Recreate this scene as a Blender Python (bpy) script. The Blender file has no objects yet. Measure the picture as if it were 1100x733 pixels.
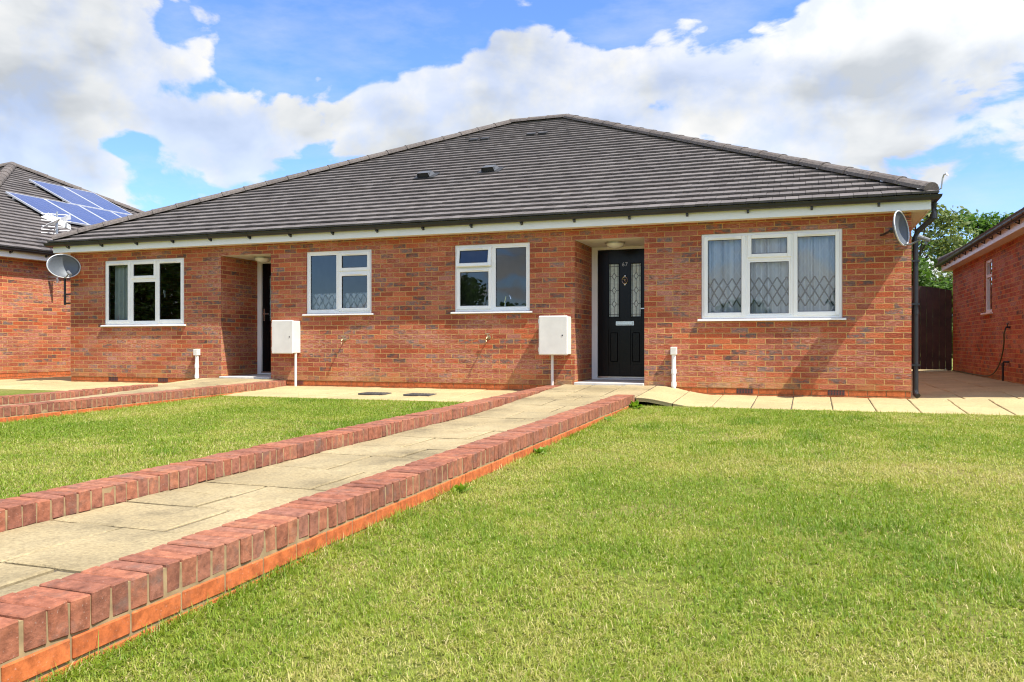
import bpy, math, random
import numpy as np
from mathutils import Vector, Matrix, noise as mnoise
random.seed(7); RNG = np.random.default_rng(11)
R = math.radians
S = bpy.context.scene
C = S.collection

# ------------------------------------------------------------------ helpers
def tag(o, label=None, cat=None, group=None, kind=None):
    if label: o['label'] = label
    if cat: o['category'] = cat
    if group: o['group'] = group
    if kind: o['kind'] = kind
    return o

def empty(name, loc=(0, 0, 0)):
    o = bpy.data.objects.new(name, None); C.objects.link(o); o.location = loc
    o.empty_display_size = .2
    return o

class MB:
    """collects faces, then links them as ONE mesh object"""
    def __init__(s):
        s.v = []; s.f = []; s.m = []
    def add(s, vs, fs, mi=0, M=None):
        b = len(s.v)
        if M is not None: vs = [tuple(M @ Vector(q)) for q in vs]
        s.v += [tuple(q) for q in vs]
        s.f += [tuple(b + i for i in f) for f in fs]; s.m += [mi] * len(fs)
        return s
    def quad(s, a, b, c, d, mi=0): return s.add([a, b, c, d], [(0, 1, 2, 3)], mi)
    def box(s, x0, x1, y0, y1, z0, z1, mi=0, M=None):
        v = [(x, y, z) for z in (z0, z1) for y in (y0, y1) for x in (x0, x1)]
        return s.add(v, [(0, 2, 3, 1), (4, 5, 7, 6), (0, 1, 5, 4), (2, 6, 7, 3), (0, 4, 6, 2), (1, 3, 7, 5)], mi, M)
    def cbox(s, x0, x1, y0, y1, z0, z1, c=.005, mi=0, M=None, jit=0.0):
        """box with chamfered edges"""
        V = []; idx = {}
        for sx in (0, 1):
            for sy in (0, 1):
                for sz in (0, 1):
                    X = (x0, x1)[sx]; Y = (y0, y1)[sy]; Z = (z0, z1)[sz]
                    ix = c if sx == 0 else -c; iy = c if sy == 0 else -c; iz = c if sz == 0 else -c
                    j = [random.uniform(-jit, jit) for _ in range(3)] if jit else (0, 0, 0)
                    for k, q in enumerate(((X, Y + iy, Z + iz), (X + ix, Y, Z + iz), (X + ix, Y + iy, Z))):
                        idx[(sx, sy, sz, k)] = len(V); V.append(tuple(q[i] + j[i] for i in range(3)))
        g = lambda *a: idx[a]
        F = []
        for a in (0, 1):
            F.append([g(a, 0, 0, 0), g(a, 1, 0, 0), g(a, 1, 1, 0), g(a, 0, 1, 0)][:: 1 if a else -1])
            F.append([g(0, a, 0, 1), g(0, a, 1, 1), g(1, a, 1, 1), g(1, a, 0, 1)][:: 1 if a else -1])
            F.append([g(0, 0, a, 2), g(1, 0, a, 2), g(1, 1, a, 2), g(0, 1, a, 2)][:: 1 if a else -1])
        for a in (0, 1):
            for b in (0, 1):
                F.append([g(a, b, 0, 0), g(a, b, 1, 0), g(a, b, 1, 1), g(a, b, 0, 1)][:: 1 if a == b else -1])
                F.append([g(a, 0, b, 0), g(a, 1, b, 0), g(a, 1, b, 2), g(a, 0, b, 2)][:: -1 if a == b else 1])
                F.append([g(0, a, b, 1), g(1, a, b, 1), g(1, a, b, 2), g(0, a, b, 2)][:: 1 if a == b else -1])
                for d in (0, 1):
                    F.append([g(a, b, d, 0), g(a, b, d, 1), g(a, b, d, 2)][:: 1 if (a + b + d) % 2 else -1])
        return s.add(V, F, mi, M)
    def tube(s, pts, r, n=10, mi=0, cap=True):
        """r a number or one radius per point"""
        pts = [Vector(p) for p in pts]
        rs = r if isinstance(r, (list, tuple)) else [r] * len(pts)
        V = []; F = []
        up = Vector((0, 0, 1))
        for i, p in enumerate(pts):
            d = (pts[min(i + 1, len(pts) - 1)] - pts[max(i - 1, 0)]).normalized()
            a = d.cross(up)
            if a.length < .05: a = d.cross(Vector((0, 1, 0)))
            a.normalize(); b = a.cross(d)
            for k in range(n):
                t = 2 * math.pi * k / n
                V.append(p + a * (rs[i] * math.cos(t)) + b * (rs[i] * math.sin(t)))
        for i in range(len(pts) - 1):
            for k in range(n):
                F.append((i * n + k, i * n + (k + 1) % n, (i + 1) * n + (k + 1) % n, (i + 1) * n + k))
        if cap:
            F.append(tuple(range(n - 1, -1, -1))); F.append(tuple((len(pts) - 1) * n + k for k in range(n)))
        return s.add(V, F, mi)
    def lathe(s, prof, n=20, mi=0, M=None):
        V = []; F = []
        for r, z in prof:
            for k in range(n):
                t = 2 * math.pi * k / n; V.append((r * math.cos(t), r * math.sin(t), z))
        for i in range(len(prof) - 1):
            for k in range(n):
                F.append((i * n + k, i * n + (k + 1) % n, (i + 1) * n + (k + 1) % n, (i + 1) * n + k))
        return s.add(V, F, mi, M)
    def build(s, name, mats, parent=None, smooth=False, uv=False):
        me = bpy.data.meshes.new(name)
        me.from_pydata(s.v, [], s.f)
        mats = mats if isinstance(mats, (list, tuple)) else [mats]
        for m in mats: me.materials.append(m)
        if len(mats) > 1: me.polygons.foreach_set('material_index', s.m)
        if uv:
            lay = me.uv_layers.new(name='UVMap')
            me.update()
            for p in me.polygons:
                n = p.normal
                for li in p.loop_indices:
                    c = me.vertices[me.loops[li].vertex_index].co
                    if abs(n.z) > .7: q = (c.x, c.y)
                    elif abs(n.x) > abs(n.y): q = (c.y, c.z)
                    else: q = (c.x, c.z)
                    lay.data[li].uv = q
        if smooth: me.polygons.foreach_set('use_smooth', [True] * len(me.polygons))
        me.update()
        o = bpy.data.objects.new(name, me); C.objects.link(o)
        if parent is not None:
            o.parent = parent
            # geometry is written in world coordinates: undo the parents' offsets
            off = Vector((0, 0, 0)); p = parent
            while p is not None:
                off += p.location; p = p.parent
            o.location = -off
        return o

# ------------------------------------------------------------------ materials
def mat(name):
    m = bpy.data.materials.new(name); m.use_nodes = True
    nt = m.node_tree; b = nt.nodes['Principled BSDF']
    return m, nt, b
def N(nt, t, **kw):
    n = nt.nodes.new(t)
    for k, v in kw.items(): setattr(n, k, v)
    return n
def L(nt, a, b): nt.links.new(a, b)
def ramp(nt, stops, mode='LINEAR'):
    n = N(nt, 'ShaderNodeValToRGB'); cr = n.color_ramp; cr.interpolation = mode
    while len(cr.elements) < len(stops): cr.elements.new(.5)
    for e, (p, c) in zip(cr.elements, stops):
        e.position = p; e.color = (*c, 1) if len(c) == 3 else c
    return n
def noise(nt, vec, scale, detail=4, rough=.55, dim='3D'):
    n = N(nt, 'ShaderNodeTexNoise'); n.noise_dimensions = dim
    n.inputs['Scale'].default_value = scale; n.inputs['Detail'].default_value = detail; n.inputs['Roughness'].default_value = rough
    if vec is not None: L(nt, vec, n.inputs['Vector'])
    return n
def mix(nt, fac, a, b, mode='MIX'):
    n = N(nt, 'ShaderNodeMix', data_type='RGBA', blend_type=mode)
    for sock, v in ((n.inputs[0], fac), (n.inputs[6], a), (n.inputs[7], b)):
        if hasattr(v, 'links'): L(nt, v, sock)
        elif isinstance(v, (int, float)): sock.default_value = v
        else: sock.default_value = (*v, 1)
    return n.outputs[2]
def math_(nt, op, a, b=None, c=None, clamp=False):
    n = N(nt, 'ShaderNodeMath', operation=op, use_clamp=clamp)
    for i, v in enumerate((a, b, c)):
        if v is None: continue
        if hasattr(v, 'links'): L(nt, v, n.inputs[i])
        else: n.inputs[i].default_value = v
    return n.outputs[0]
def bump(nt, h, strength, dist, b, prev=None):
    n = N(nt, 'ShaderNodeBump'); n.inputs['Strength'].default_value = strength; n.inputs['Distance'].default_value = dist
    L(nt, h, n.inputs['Height'])
    if prev is not None: L(nt, prev, n.inputs['Normal'])
    if b is not None: L(nt, n.outputs[0], b.inputs['Normal'])
    return n.outputs[0]
def plain(name, col, rough=.5, metal=0, var=.08, scale=6, spec=.5):
    m, nt, b = mat(name)
    tc = N(nt, 'ShaderNodeTexCoord')
    n = noise(nt, tc.outputs['Object'], scale, 5)
    r = ramp(nt, [(.3, tuple(c * (1 - var) for c in col)), (.7, tuple(min(1, c * (1 + var)) for c in col))])
    L(nt, n.outputs['Fac'], r.inputs[0]); L(nt, r.outputs[0], b.inputs['Base Color'])
    b.inputs['Roughness'].default_value = rough; b.inputs['Metallic'].default_value = metal
    b.inputs['Specular IOR Level'].default_value = spec
    return m

def brick_wall_mat(name, dark=1.0, plainness=0.0):
    m, nt, b = mat(name)
    uv = N(nt, 'ShaderNodeUVMap'); uv.uv_map = 'UVMap'
    mp = N(nt, 'ShaderNodeMapping'); mp.inputs['Location'].default_value = (40.05, -.09 + 7.5, 0)
    L(nt, uv.outputs[0], mp.inputs[0])
    # a slight wobble so that no joint is ruler-straight
    wob = noise(nt, mp.outputs[0], 3.0, 2)
    sub = N(nt, 'ShaderNodeVectorMath', operation='SUBTRACT'); L(nt, wob.outputs['Color'], sub.inputs[0]); sub.inputs[1].default_value = (.5, .5, .5)
    wob2 = noise(nt, mp.outputs[0], 40.0, 2)
    sub2 = N(nt, 'ShaderNodeVectorMath', operation='SUBTRACT'); L(nt, wob2.outputs['Color'], sub2.inputs[0]); sub2.inputs[1].default_value = (.5, .5, .5)
    sc = N(nt, 'ShaderNodeVectorMath', operation='MULTIPLY_ADD'); L(nt, sub.outputs[0], sc.inputs[0]); sc.inputs[1].default_value = (.010, .008, 0); L(nt, mp.outputs[0], sc.inputs[2])
    sc2 = N(nt, 'ShaderNodeVectorMath', operation='MULTIPLY_ADD'); L(nt, sub2.outputs[0], sc2.inputs[0]); sc2.inputs[1].default_value = (.010, .007, 0); L(nt, sc.outputs[0], sc2.inputs[2])
    def brick(c1, c2, mortar, smooth, offs=(0, 0, 0)):
        t = N(nt, 'ShaderNodeTexBrick'); t.offset = .5; t.offset_frequency = 2; t.squash = 1; t.squash_frequency = 2
        t.inputs['Scale'].default_value = 1; t.inputs['Brick Width'].default_value = .225; t.inputs['Row Height'].default_value = .075
        t.inputs['Mortar Size'].default_value = mortar; t.inputs['Mortar Smooth'].default_value = smooth
        t.inputs['Color1'].default_value = (*c1, 1); t.inputs['Color2'].default_value = (*c2, 1); t.inputs['Mortar'].default_value = (.5, .5, .5, 1)
        L(nt, sc2.outputs[0], t.inputs['Vector']); return t
    t = brick((0, 0, 0), (1, 1, 1), .0068, .3)
    rnd = N(nt, 'ShaderNodeSeparateColor'); L(nt, t.outputs['Color'], rnd.inputs[0])
    hue = ramp(nt, [(0, (.30, .085, .048)), (.10, (.36, .085, .038)), (.22, (.45, .095, .034)),
                    (.36, (.29, .075, .042)), (.50, (.49, .115, .042)), (.64, (.42, .135, .085)), (.78, (.33, .075, .036)), (.9, (.55, .150, .055)), (1, (.42, .17, .13))])
    L(nt, rnd.outputs[0], hue.inputs[0])
    # smoky grey-blue firing marks on some bricks, patchy within each
    dk = ramp(nt, [(0, (1, 1, 1)), (.19, (1, 1, 1)), (.24, (0, 0, 0))]); 
    r2_ = math_(nt, 'FRACT', math_(nt, 'MULTIPLY', rnd.outputs[0], 7.31)); L(nt, r2_, dk.inputs[0])
    mpd = N(nt, 'ShaderNodeMapping'); mpd.inputs['Scale'].default_value = (1, 1.8, 1); L(nt, uv.outputs[0], mpd.inputs[0])
    dn = noise(nt, mpd.outputs[0], 11, 4, .6); dnr = ramp(nt, [(.42, (0, 0, 0)), (.55, (1, 1, 1))]); L(nt, dn.outputs['Fac'], dnr.inputs[0])
    dkc = mix(nt, rnd.outputs[0], (.085, .066, .060), (.175, .150, .142))
    huec = mix(nt, math_(nt, 'MULTIPLY', dk.outputs[0], math_(nt, 'MULTIPLY', dnr.outputs[0], .92)), hue.outputs[0], dkc)
    # rustic creases along the brick, with a pale grazing-light sheen painted on in zones
    mp2 = N(nt, 'ShaderNodeMapping'); mp2.inputs['Scale'].default_value = (14, 75, 1); L(nt, uv.outputs[0], mp2.inputs[0])
    cre = noise(nt, mp2.outputs[0], 1, 5, .6)
    cr = ramp(nt, [(.40, (0, 0, 0)), (.66, (1, 1, 1))]); L(nt, cre.outputs['Fac'], cr.inputs[0])
    mp3 = N(nt, 'ShaderNodeMapping'); mp3.inputs['Scale'].default_value = (1, 2.4, 1); L(nt, uv.outputs[0], mp3.inputs[0])
    pat = noise(nt, mp3.outputs[0], .9, 3)
    pr = ramp(nt, [(.42, (0, 0, 0)), (.62, (1, 1, 1))]); L(nt, pat.outputs['Fac'], pr.inputs[0])
    cf = math_(nt, 'MULTIPLY', cr.outputs[0], math_(nt, 'MULTIPLY_ADD', pr.outputs[0], .85, .06))
    col = mix(nt, cf, huec, (.62, .35, .265))
    gn = noise(nt, uv.outputs[0], 55, 5, .65)
    gr = ramp(nt, [(.3, (.60, .58, .57)), (.7, (1.22, 1.2, 1.17))]); L(nt, gn.outputs['Fac'], gr.inputs[0])
    col = mix(nt, 1.0, col, gr.outputs[0], 'MULTIPLY')
    mo = noise(nt, uv.outputs[0], 9, 5)
    mr = ramp(nt, [(.3, (.43, .235, .085)), (.7, (.60, .36, .14))]); L(nt, mo.outputs['Fac'], mr.inputs[0])
    col = mix(nt, t.outputs['Fac'], col, mr.outputs[0])
    # pale salts and splashed dirt on the lowest courses
    sv_ = N(nt, 'ShaderNodeSeparateXYZ'); L(nt, uv.outputs[0], sv_.inputs[0])
    lo_ = ramp(nt, [(.10, (1, 1, 1)), (.30, (0, 0, 0))]); L(nt, sv_.outputs[1], lo_.inputs[0])
    sn = noise(nt, uv.outputs[0], 2.2, 5, .65); snr = ramp(nt, [(.42, (0, 0, 0)), (.62, (1, 1, 1))]); L(nt, sn.outputs['Fac'], snr.inputs[0])
    col = mix(nt, math_(nt, 'MULTIPLY', lo_.outputs[0], math_(nt, 'MULTIPLY', snr.outputs[0], .55)), col, (.50, .30, .11))
    # broad stains
    st = noise(nt, uv.outputs[0], .55, 4)
    sr = ramp(nt, [(.35, (.90 * dark, .88 * dark, .85 * dark)), (.65, (1.12 * dark, 1.08 * dark, 1.02 * dark))]); L(nt, st.outputs['Fac'], sr.inputs[0])
    col = mix(nt, 1.0, col, sr.outputs[0], 'MULTIPLY')
    L(nt, col, b.inputs['Base Color'])
    b.inputs['Roughness'].default_value = .85; b.inputs['Specular IOR Level'].default_value = .25
    inv = math_(nt, 'SUBTRACT', 1.0, t.outputs['Fac'])
    n1 = bump(nt, inv, .85, .007, None)
    n2 = bump(nt, cre.outputs['Fac'], .8, .012, None, n1)
    bump(nt, gn.outputs['Fac'], .4, .003, b, n2)
    return m

def loose_brick_mat(name, cols, bumpy=.35, mossy=0.25):
    """bricks modelled one by one: colour picked per brick"""
    m, nt, b = mat(name)
    g = N(nt, 'ShaderNodeNewGeometry'); tc = N(nt, 'ShaderNodeTexCoord')
    hue = ramp(nt, [(i / (len(cols) - 1), c) for i, c in enumerate(cols)]); L(nt, g.outputs['Random Per Island'], hue.inputs[0])
    n1 = noise(nt, tc.outputs['Object'], 26, 6, .65)
    r1 = ramp(nt, [(.28, (.50, .48, .47)), (.72, (1.30, 1.28, 1.24))]); L(nt, n1.outputs['Fac'], r1.inputs[0])
    col = mix(nt, 1.0, hue.outputs[0], r1.outputs[0], 'MULTIPLY')
    n2 = noise(nt, tc.outputs['Object'], 7, 6, .7)
    r2 = ramp(nt, [(.54, (0, 0, 0)), (.70, (1, 1, 1))]); L(nt, n2.outputs['Fac'], r2.inputs[0])
    col = mix(nt, math_(nt, 'MULTIPLY', r2.outputs[0], mossy), col, (.16, .11, .085))
    n3 = noise(nt, tc.outputs['Object'], 120, 3, .6)
    r3 = ramp(nt, [(.64, (0, 0, 0)), (.74, (1, 1, 1))]); L(nt, n3.outputs['Fac'], r3.inputs[0])
    col = mix(nt, math_(nt, 'MULTIPLY', r3.outputs[0], .35), col, (.62, .48, .40))
    L(nt, col, b.inputs['Base Color']); b.inputs['Roughness'].default_value = .85; b.inputs['Specular IOR Level'].default_value = .25
    a = bump(nt, n1.outputs['Fac'], bumpy, .006, None); bump(nt, n3.outputs['Fac'], .35, .002, b, a)
    return m

def paving_mat(name, c_lo, c_hi, stain):
    m, nt, b = mat(name)
    g = N(nt, 'ShaderNodeNewGeometry'); tc = N(nt, 'ShaderNodeTexCoord')
    n1 = noise(nt, tc.outputs['Object'], 3.2, 7, .62)
    r1 = ramp(nt, [(.3, c_lo), (.7, c_hi)]); L(nt, n1.outputs['Fac'], r1.inputs[0])
    tint = ramp(nt, [(0, (.88, .88, .86)), (1, (1.06, 1.05, 1.02))]); L(nt, g.outputs['Random Per Island'], tint.inputs[0])
    col = mix(nt, 1.0, r1.outputs[0], tint.outputs[0], 'MULTIPLY')
    n2 = noise(nt, tc.outputs['Object'], 1.6, 8, .7)
    r2 = ramp(nt, [(.46, (0, 0, 0)), (.66, (1, 1, 1))]); L(nt, n2.outputs['Fac'], r2.inputs[0])
    col = mix(nt, math_(nt, 'MULTIPLY', r2.outputs[0], stain), col, tuple(c * .45 for c in c_lo))
    n3 = noise(nt, tc.outputs['Object'], 60, 4, .6)
    r3 = ramp(nt, [(.3, (.74, .73, .72)), (.7, (1.16, 1.16, 1.16))]); L(nt, n3.outputs['Fac'], r3.inputs[0])
    col = mix(nt, 1.0, col, r3.outputs[0], 'MULTIPLY')
    L(nt, col, b.inputs['Base Color']); b.inputs['Roughness'].default_value = .8; b.inputs['Specular IOR Level'].default_value = .3
    # riven ledges
    dist = N(nt, 'ShaderNodeVectorMath', operation='MULTIPLY_ADD'); L(nt, n1.outputs['Color'], dist.inputs[0]); dist.inputs[1].default_value = (.5, .5, .5); L(nt, tc.outputs['Object'], dist.inputs[2])
    n4 = noise(nt, dist.outputs[0], 2.2, 5, .5)
    st = math_(nt, 'MULTIPLY', n4.outputs['Fac'], 9.0)
    fl = math_(nt, 'FLOOR', st); fr = math_(nt, 'SUBTRACT', st, fl)
    led = math_(nt, 'ADD', fl, math_(nt, 'SMOOTH_MIN', math_(nt, 'MULTIPLY', fr, 6.0), 1.0, .3))
    a = bump(nt, led, .45, .004, None); a2 = bump(nt, n1.outputs['Fac'], .5, .02, None, a); bump(nt, n3.outputs['Fac'], .3, .003, b, a2)
    return m

def tile_mat(name):
    m, nt, b = mat(name)
    g = N(nt, 'ShaderNodeNewGeometry'); tc = N(nt, 'ShaderNodeTexCoord')
    r0 = ramp(nt, [(0, (.118, .102, .092)), (.5, (.140, .122, .111)), (1, (.168, .148, .135))]); L(nt, g.outputs['Random Per Island'], r0.inputs[0])
    n1 = noise(nt, tc.outputs['Object'], 1.3, 6, .6)
    r1 = ramp(nt, [(.3, (.90, .90, .90)), (.7, (1.08, 1.07, 1.06))]); L(nt, n1.outputs['Fac'], r1.inputs[0])
    col = mix(nt, 1.0, r0.outputs[0], r1.outputs[0], 'MULTIPLY')
    n2 = noise(nt, tc.outputs['Object'], 45, 4, .7)
    r2 = ramp(nt, [(.3, (.8, .8, .8)), (.7, (1.2, 1.2, 1.2))]); L(nt, n2.outputs['Fac'], r2.inputs[0])
    col = mix(nt, 1.0, col, r2.outputs[0], 'MULTIPLY')
    n3 = noise(nt, tc.outputs['Object'], 14, 5, .7)
    r3 = ramp(nt, [(.68, (0, 0, 0)), (.76, (1, 1, 1))]); L(nt, n3.outputs['Fac'], r3.inputs[0])
    col = mix(nt, math_(nt, 'MULTIPLY', r3.outputs[0], .35), col, (.30, .28, .22))
    L(nt, col, b.inputs['Base Color']); b.inputs['Roughness'].default_value = .7; b.inputs['Specular IOR Level'].default_value = .35
    bump(nt, n2.outputs['Fac'], .3, .003, b)
    return m

def glass_mat(name, tintc=(.92, .95, .95), boost=2.2):
    """double glazing: what it does not mirror it lets through"""
    m = bpy.data.materials.new(name); m.use_nodes = True; nt = m.node_tree; nt.nodes.clear()
    out = N(nt, 'ShaderNodeOutputMaterial'); mx = N(nt, 'ShaderNodeMixShader')
    tr = N(nt, 'ShaderNodeBsdfTransparent'); tr.inputs[0].default_value = (*tintc, 1)
    gl = N(nt, 'ShaderNodeBsdfGlossy'); gl.inputs['Roughness'].default_value = .004; gl.inputs['Color'].default_value = (.97, .98, 1, 1)
    fr = N(nt, 'ShaderNodeFresnel'); fr.inputs['IOR'].default_value = 1.52
    f = math_(nt, 'MULTIPLY', fr.outputs[0], boost, clamp=True)
    tc = N(nt, 'ShaderNodeTexCoord'); wv = noise(nt, tc.outputs['Object'], 1.6, 1)
    bp = N(nt, 'ShaderNodeBump'); bp.inputs['Strength'].default_value = .10; bp.inputs['Distance'].default_value = .02
    L(nt, wv.outputs['Fac'], bp.inputs['Height']); L(nt, bp.outputs[0], gl.inputs['Normal'])
    L(nt, f, mx.inputs[0]); L(nt, tr.outputs[0], mx.inputs[1]); L(nt, gl.outputs[0], mx.inputs[2]); L(nt, mx.outputs[0], out.inputs[0])
    return m

def leaf_mat(name, cols, transl=.35, attr=None):
    m = bpy.data.materials.new(name); m.use_nodes = True; nt = m.node_tree; nt.nodes.clear()
    out = N(nt, 'ShaderNodeOutputMaterial'); mx = N(nt, 'ShaderNodeMixShader'); mx.inputs[0].default_value = transl
    if attr:
        a = N(nt, 'ShaderNodeAttribute'); a.attribute_name = attr; fac = a.outputs['Fac']
    else:
        fac = N(nt, 'ShaderNodeNewGeometry').outputs['Random Per Island']
    r = ramp(nt, [(i / (len(cols) - 1), c) for i, c in enumerate(cols)]); L(nt, fac, r.inputs[0])
    d = N(nt, 'ShaderNodeBsdfPrincipled'); d.inputs['Roughness'].default_value = .55; d.inputs['Specular IOR Level'].default_value = .35
    t = N(nt, 'ShaderNodeBsdfTranslucent')
    L(nt, r.outputs[0], d.inputs['Base Color'])
    hs = N(nt, 'ShaderNodeHueSaturation'); hs.inputs['Value'].default_value = 1.5; hs.inputs['Saturation'].default_value = 1.1; L(nt, r.outputs[0], hs.inputs['Color'])
    L(nt, hs.outputs[0], t.inputs[0])
    L(nt, d.outputs[0], mx.inputs[1]); L(nt, t.outputs[0], mx.inputs[2]); L(nt, mx.outputs[0], out.inputs[0])
    return m

def lace_mat(name, base, band, z_lo, z_hi):
    """woven net: thread cover varies with the diamond pattern; bands are woven denser"""
    m = bpy.data.materials.new(name); m.use_nodes = True; nt = m.node_tree; nt.nodes.clear()
    out = N(nt, 'ShaderNodeOutputMaterial'); mx = N(nt, 'ShaderNodeMixShader')
    uv = N(nt, 'ShaderNodeUVMap'); uv.uv_map = 'UVMap'; sp = N(nt, 'ShaderNodeSeparateXYZ'); L(nt, uv.outputs[0], sp.inputs[0])
    def tri(s, k):
        f = math_(nt, 'FRACT', math_(nt, 'MULTIPLY', s, k)); return math_(nt, 'ABSOLUTE', math_(nt, 'SUBTRACT', f, .5))
    dsum = math_(nt, 'ADD', tri(sp.outputs[0], 8.4), tri(sp.outputs[1], 5.0))
    line = math_(nt, 'LESS_THAN', math_(nt, 'ABSOLUTE', math_(nt, 'SUBTRACT', dsum, .5)), .085)
    core = math_(nt, 'LESS_THAN', dsum, .30)
    def band_(a_, b_): return math_(nt, 'MULTIPLY', math_(nt, 'GREATER_THAN', sp.outputs[1], a_), math_(nt, 'LESS_THAN', sp.outputs[1], b_))
    inb = band_(z_lo, z_hi)
    fold = N(nt, 'ShaderNodeTexNoise'); fold.noise_dimensions = '1D'; fold.inputs['Scale'].default_value = 17; fold.inputs['Detail'].default_value = 3; L(nt, sp.outputs[0], fold.inputs['W'])
    fo = math_(nt, 'MULTIPLY', math_(nt, 'SUBTRACT', fold.outputs['Fac'], .5), 1.7)
    up = math_(nt, 'ADD', math_(nt, 'MULTIPLY_ADD', line, .07, base), fo)
    lo = math_(nt, 'ADD', math_(nt, 'MULTIPLY_ADD', core, .22, math_(nt, 'MULTIPLY_ADD', line, -band * .8, band)), math_(nt, 'MULTIPLY', fo, .5))
    cov = math_(nt, 'ADD', math_(nt, 'MULTIPLY', lo, inb), math_(nt, 'MULTIPLY', up, math_(nt, 'SUBTRACT', 1.0, inb)), clamp=True)
    d = N(nt, 'ShaderNodeBsdfDiffuse'); d.inputs[0].default_value = (.93, .94, .97, 1)
    t = N(nt, 'ShaderNodeBsdfTranslucent'); t.inputs[0].default_value = (.8, .8, .82, 1)
    dm = N(nt, 'ShaderNodeMixShader'); dm.inputs[0].default_value = .12; L(nt, d.outputs[0], dm.inputs[1]); L(nt, t.outputs[0], dm.inputs[2])
    tr = N(nt, 'ShaderNodeBsdfTransparent')
    L(nt, cov, mx.inputs[0]); L(nt, tr.outputs[0], mx.inputs[1]); L(nt, dm.outputs[0], mx.inputs[2]); L(nt, mx.outputs[0], out.inputs[0])
    return m

M = {}
M['brick'] = brick_wall_mat('brick_wall')
M['plinth'] = loose_brick_mat('orange_plinth_brick', [(.46, .118, .036), (.53, .145, .042), (.49, .128, .038), (.55, .155, .050)], .25, .22)
M['coping'] = loose_brick_mat('red_coping_brick', [(.27, .102, .060), (.32, .115, .064), (.36, .140, .078), (.235, .092, .058), (.33, .125, .072), (.30, .128, .084), (.39, .158, .084)], .9, .7)
M['mortar'] = plain('sandy_mortar', (.30, .205, .10), .95, 0, .25, 22)
M['path'] = paving_mat('buff_path_slab', (.315, .245, .130), (.475, .385, .222), .8)
M['patio'] = paving_mat('cream_patio_slab', (.45, .350, .172), (.57, .455, .240), .36)
M['joint'] = plain('grey_joint', (.10, .08, .055), .95, 0, .3, 18)
M['tile'] = tile_mat('grey_roof_tile')
M['ridge'] = loose_brick_mat('ridge_tile', [(.115, .10, .09), (.15, .13, .117), (.13, .113, .102)], .3, .35)
M['under'] = plain('roof_felt', (.03, .03, .03), .9)
M['upvc'] = plain('white_upvc', (.88, .865, .82), .35, 0, .03, 3)
M['soffit'] = plain('cream_soffit', (.74, .70, .60), .5, 0, .03, 3)
M['black'] = plain('black_plastic', (.018, .018, .02), .35, 0, .2, 6)
M['gasket'] = plain('rubber_gasket', (.03, .03, .03), .6)
M['door'] = plain('black_door', (.004, .004, .005), .25, 0, .15, 4, .25)
M['chrome'] = plain('chrome', (.75, .75, .76), .22, 1, .05, 5)
M['glass'] = glass_mat('window_glass')
M['frosted'] = plain('frosted_leaded_glass', (.66, .76, .68), .18, 0, .16, 30)
M['lead'] = plain('lead_strip', (.035, .035, .04), .5)
M['plaster'] = plain('interior_plaster', (.42, .42, .38), .9)
M['carpet'] = plain('interior_carpet', (.18, .15, .12), .95)
M['concrete'] = plain('pale_concrete', (.55, .52, .46), .85, 0, .12, 12)
M['grp'] = plain('grey_white_box', (.70, .665, .59), .5, 0, .06, 7)
M['dish'] = plain('grey_dish_metal', (.105, .12, .135), .5, .2, .08, 30)
M['rim'] = plain('pale_dish_rim', (.55, .56, .57), .4, .2)
M['greyplastic'] = plain('grey_plastic', (.16, .165, .17), .5)
M['steel'] = plain('galvanised_steel', (.5, .5, .5), .4, .8, .1, 20)
M['brass'] = plain('weathered_brass', (.42, .34, .2), .4, .7)
M['vent'] = plain('grey_vent', (.085, .088, .092), .5)
M['airbrick'] = plain('dark_red_airbrick', (.20, .05, .035), .8)
M['wood'] = plain('dark_stained_wood', (.052, .026, .018), .6, 0, .35, 5)
M['hose'] = plain('green_hose', (.06, .085, .03), .45)
M['iron'] = plain('drain_iron', (.09, .085, .08), .7, .3, .3, 20)
M['curtain'] = plain('pale_curtain', (.62, .66, .60), .9)
M['lampglass'] = plain('lamp_diffuser', (.78, .76, .70), .25)
M['net'] = lace_mat('lace_net', .92, .90, 1.2, 1.6)
M['cafe'] = lace_mat('cafe_net', .55, .72, 1.0, 1.50)
M['bark'] = plain('bark', (.10, .075, .05), .9, 0, .3, 12)
M['leafA'] = leaf_mat('leaf_dark', [(.030, .065, .012), (.055, .105, .018), (.09, .15, .03)], .35)
M['leafB'] = leaf_mat('leaf_bright', [(.06, .12, .02), (.09, .17, .03), (.13, .22, .05)], .4)
M['leafC'] = leaf_mat('leaf_olive', [(.10, .14, .035), (.15, .19, .05), (.21, .24, .08)], .35)
M['leafD'] = leaf_mat('leaf_shrub', [(.05, .10, .018), (.085, .155, .028), (.12, .20, .045)], .4)
M['weedleaf'] = leaf_mat('weed_leaf', [(.10, .20, .02), (.16, .27, .03), (.22, .33, .05)], .35)
M['grass'] = leaf_mat('grass_blade', [(.105, .200, .010), (.178, .265, .016), (.265, .322, .034), (.37, .36, .075), (.49, .42, .16), (.59, .51, .25)], .30, 'tint')

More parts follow.
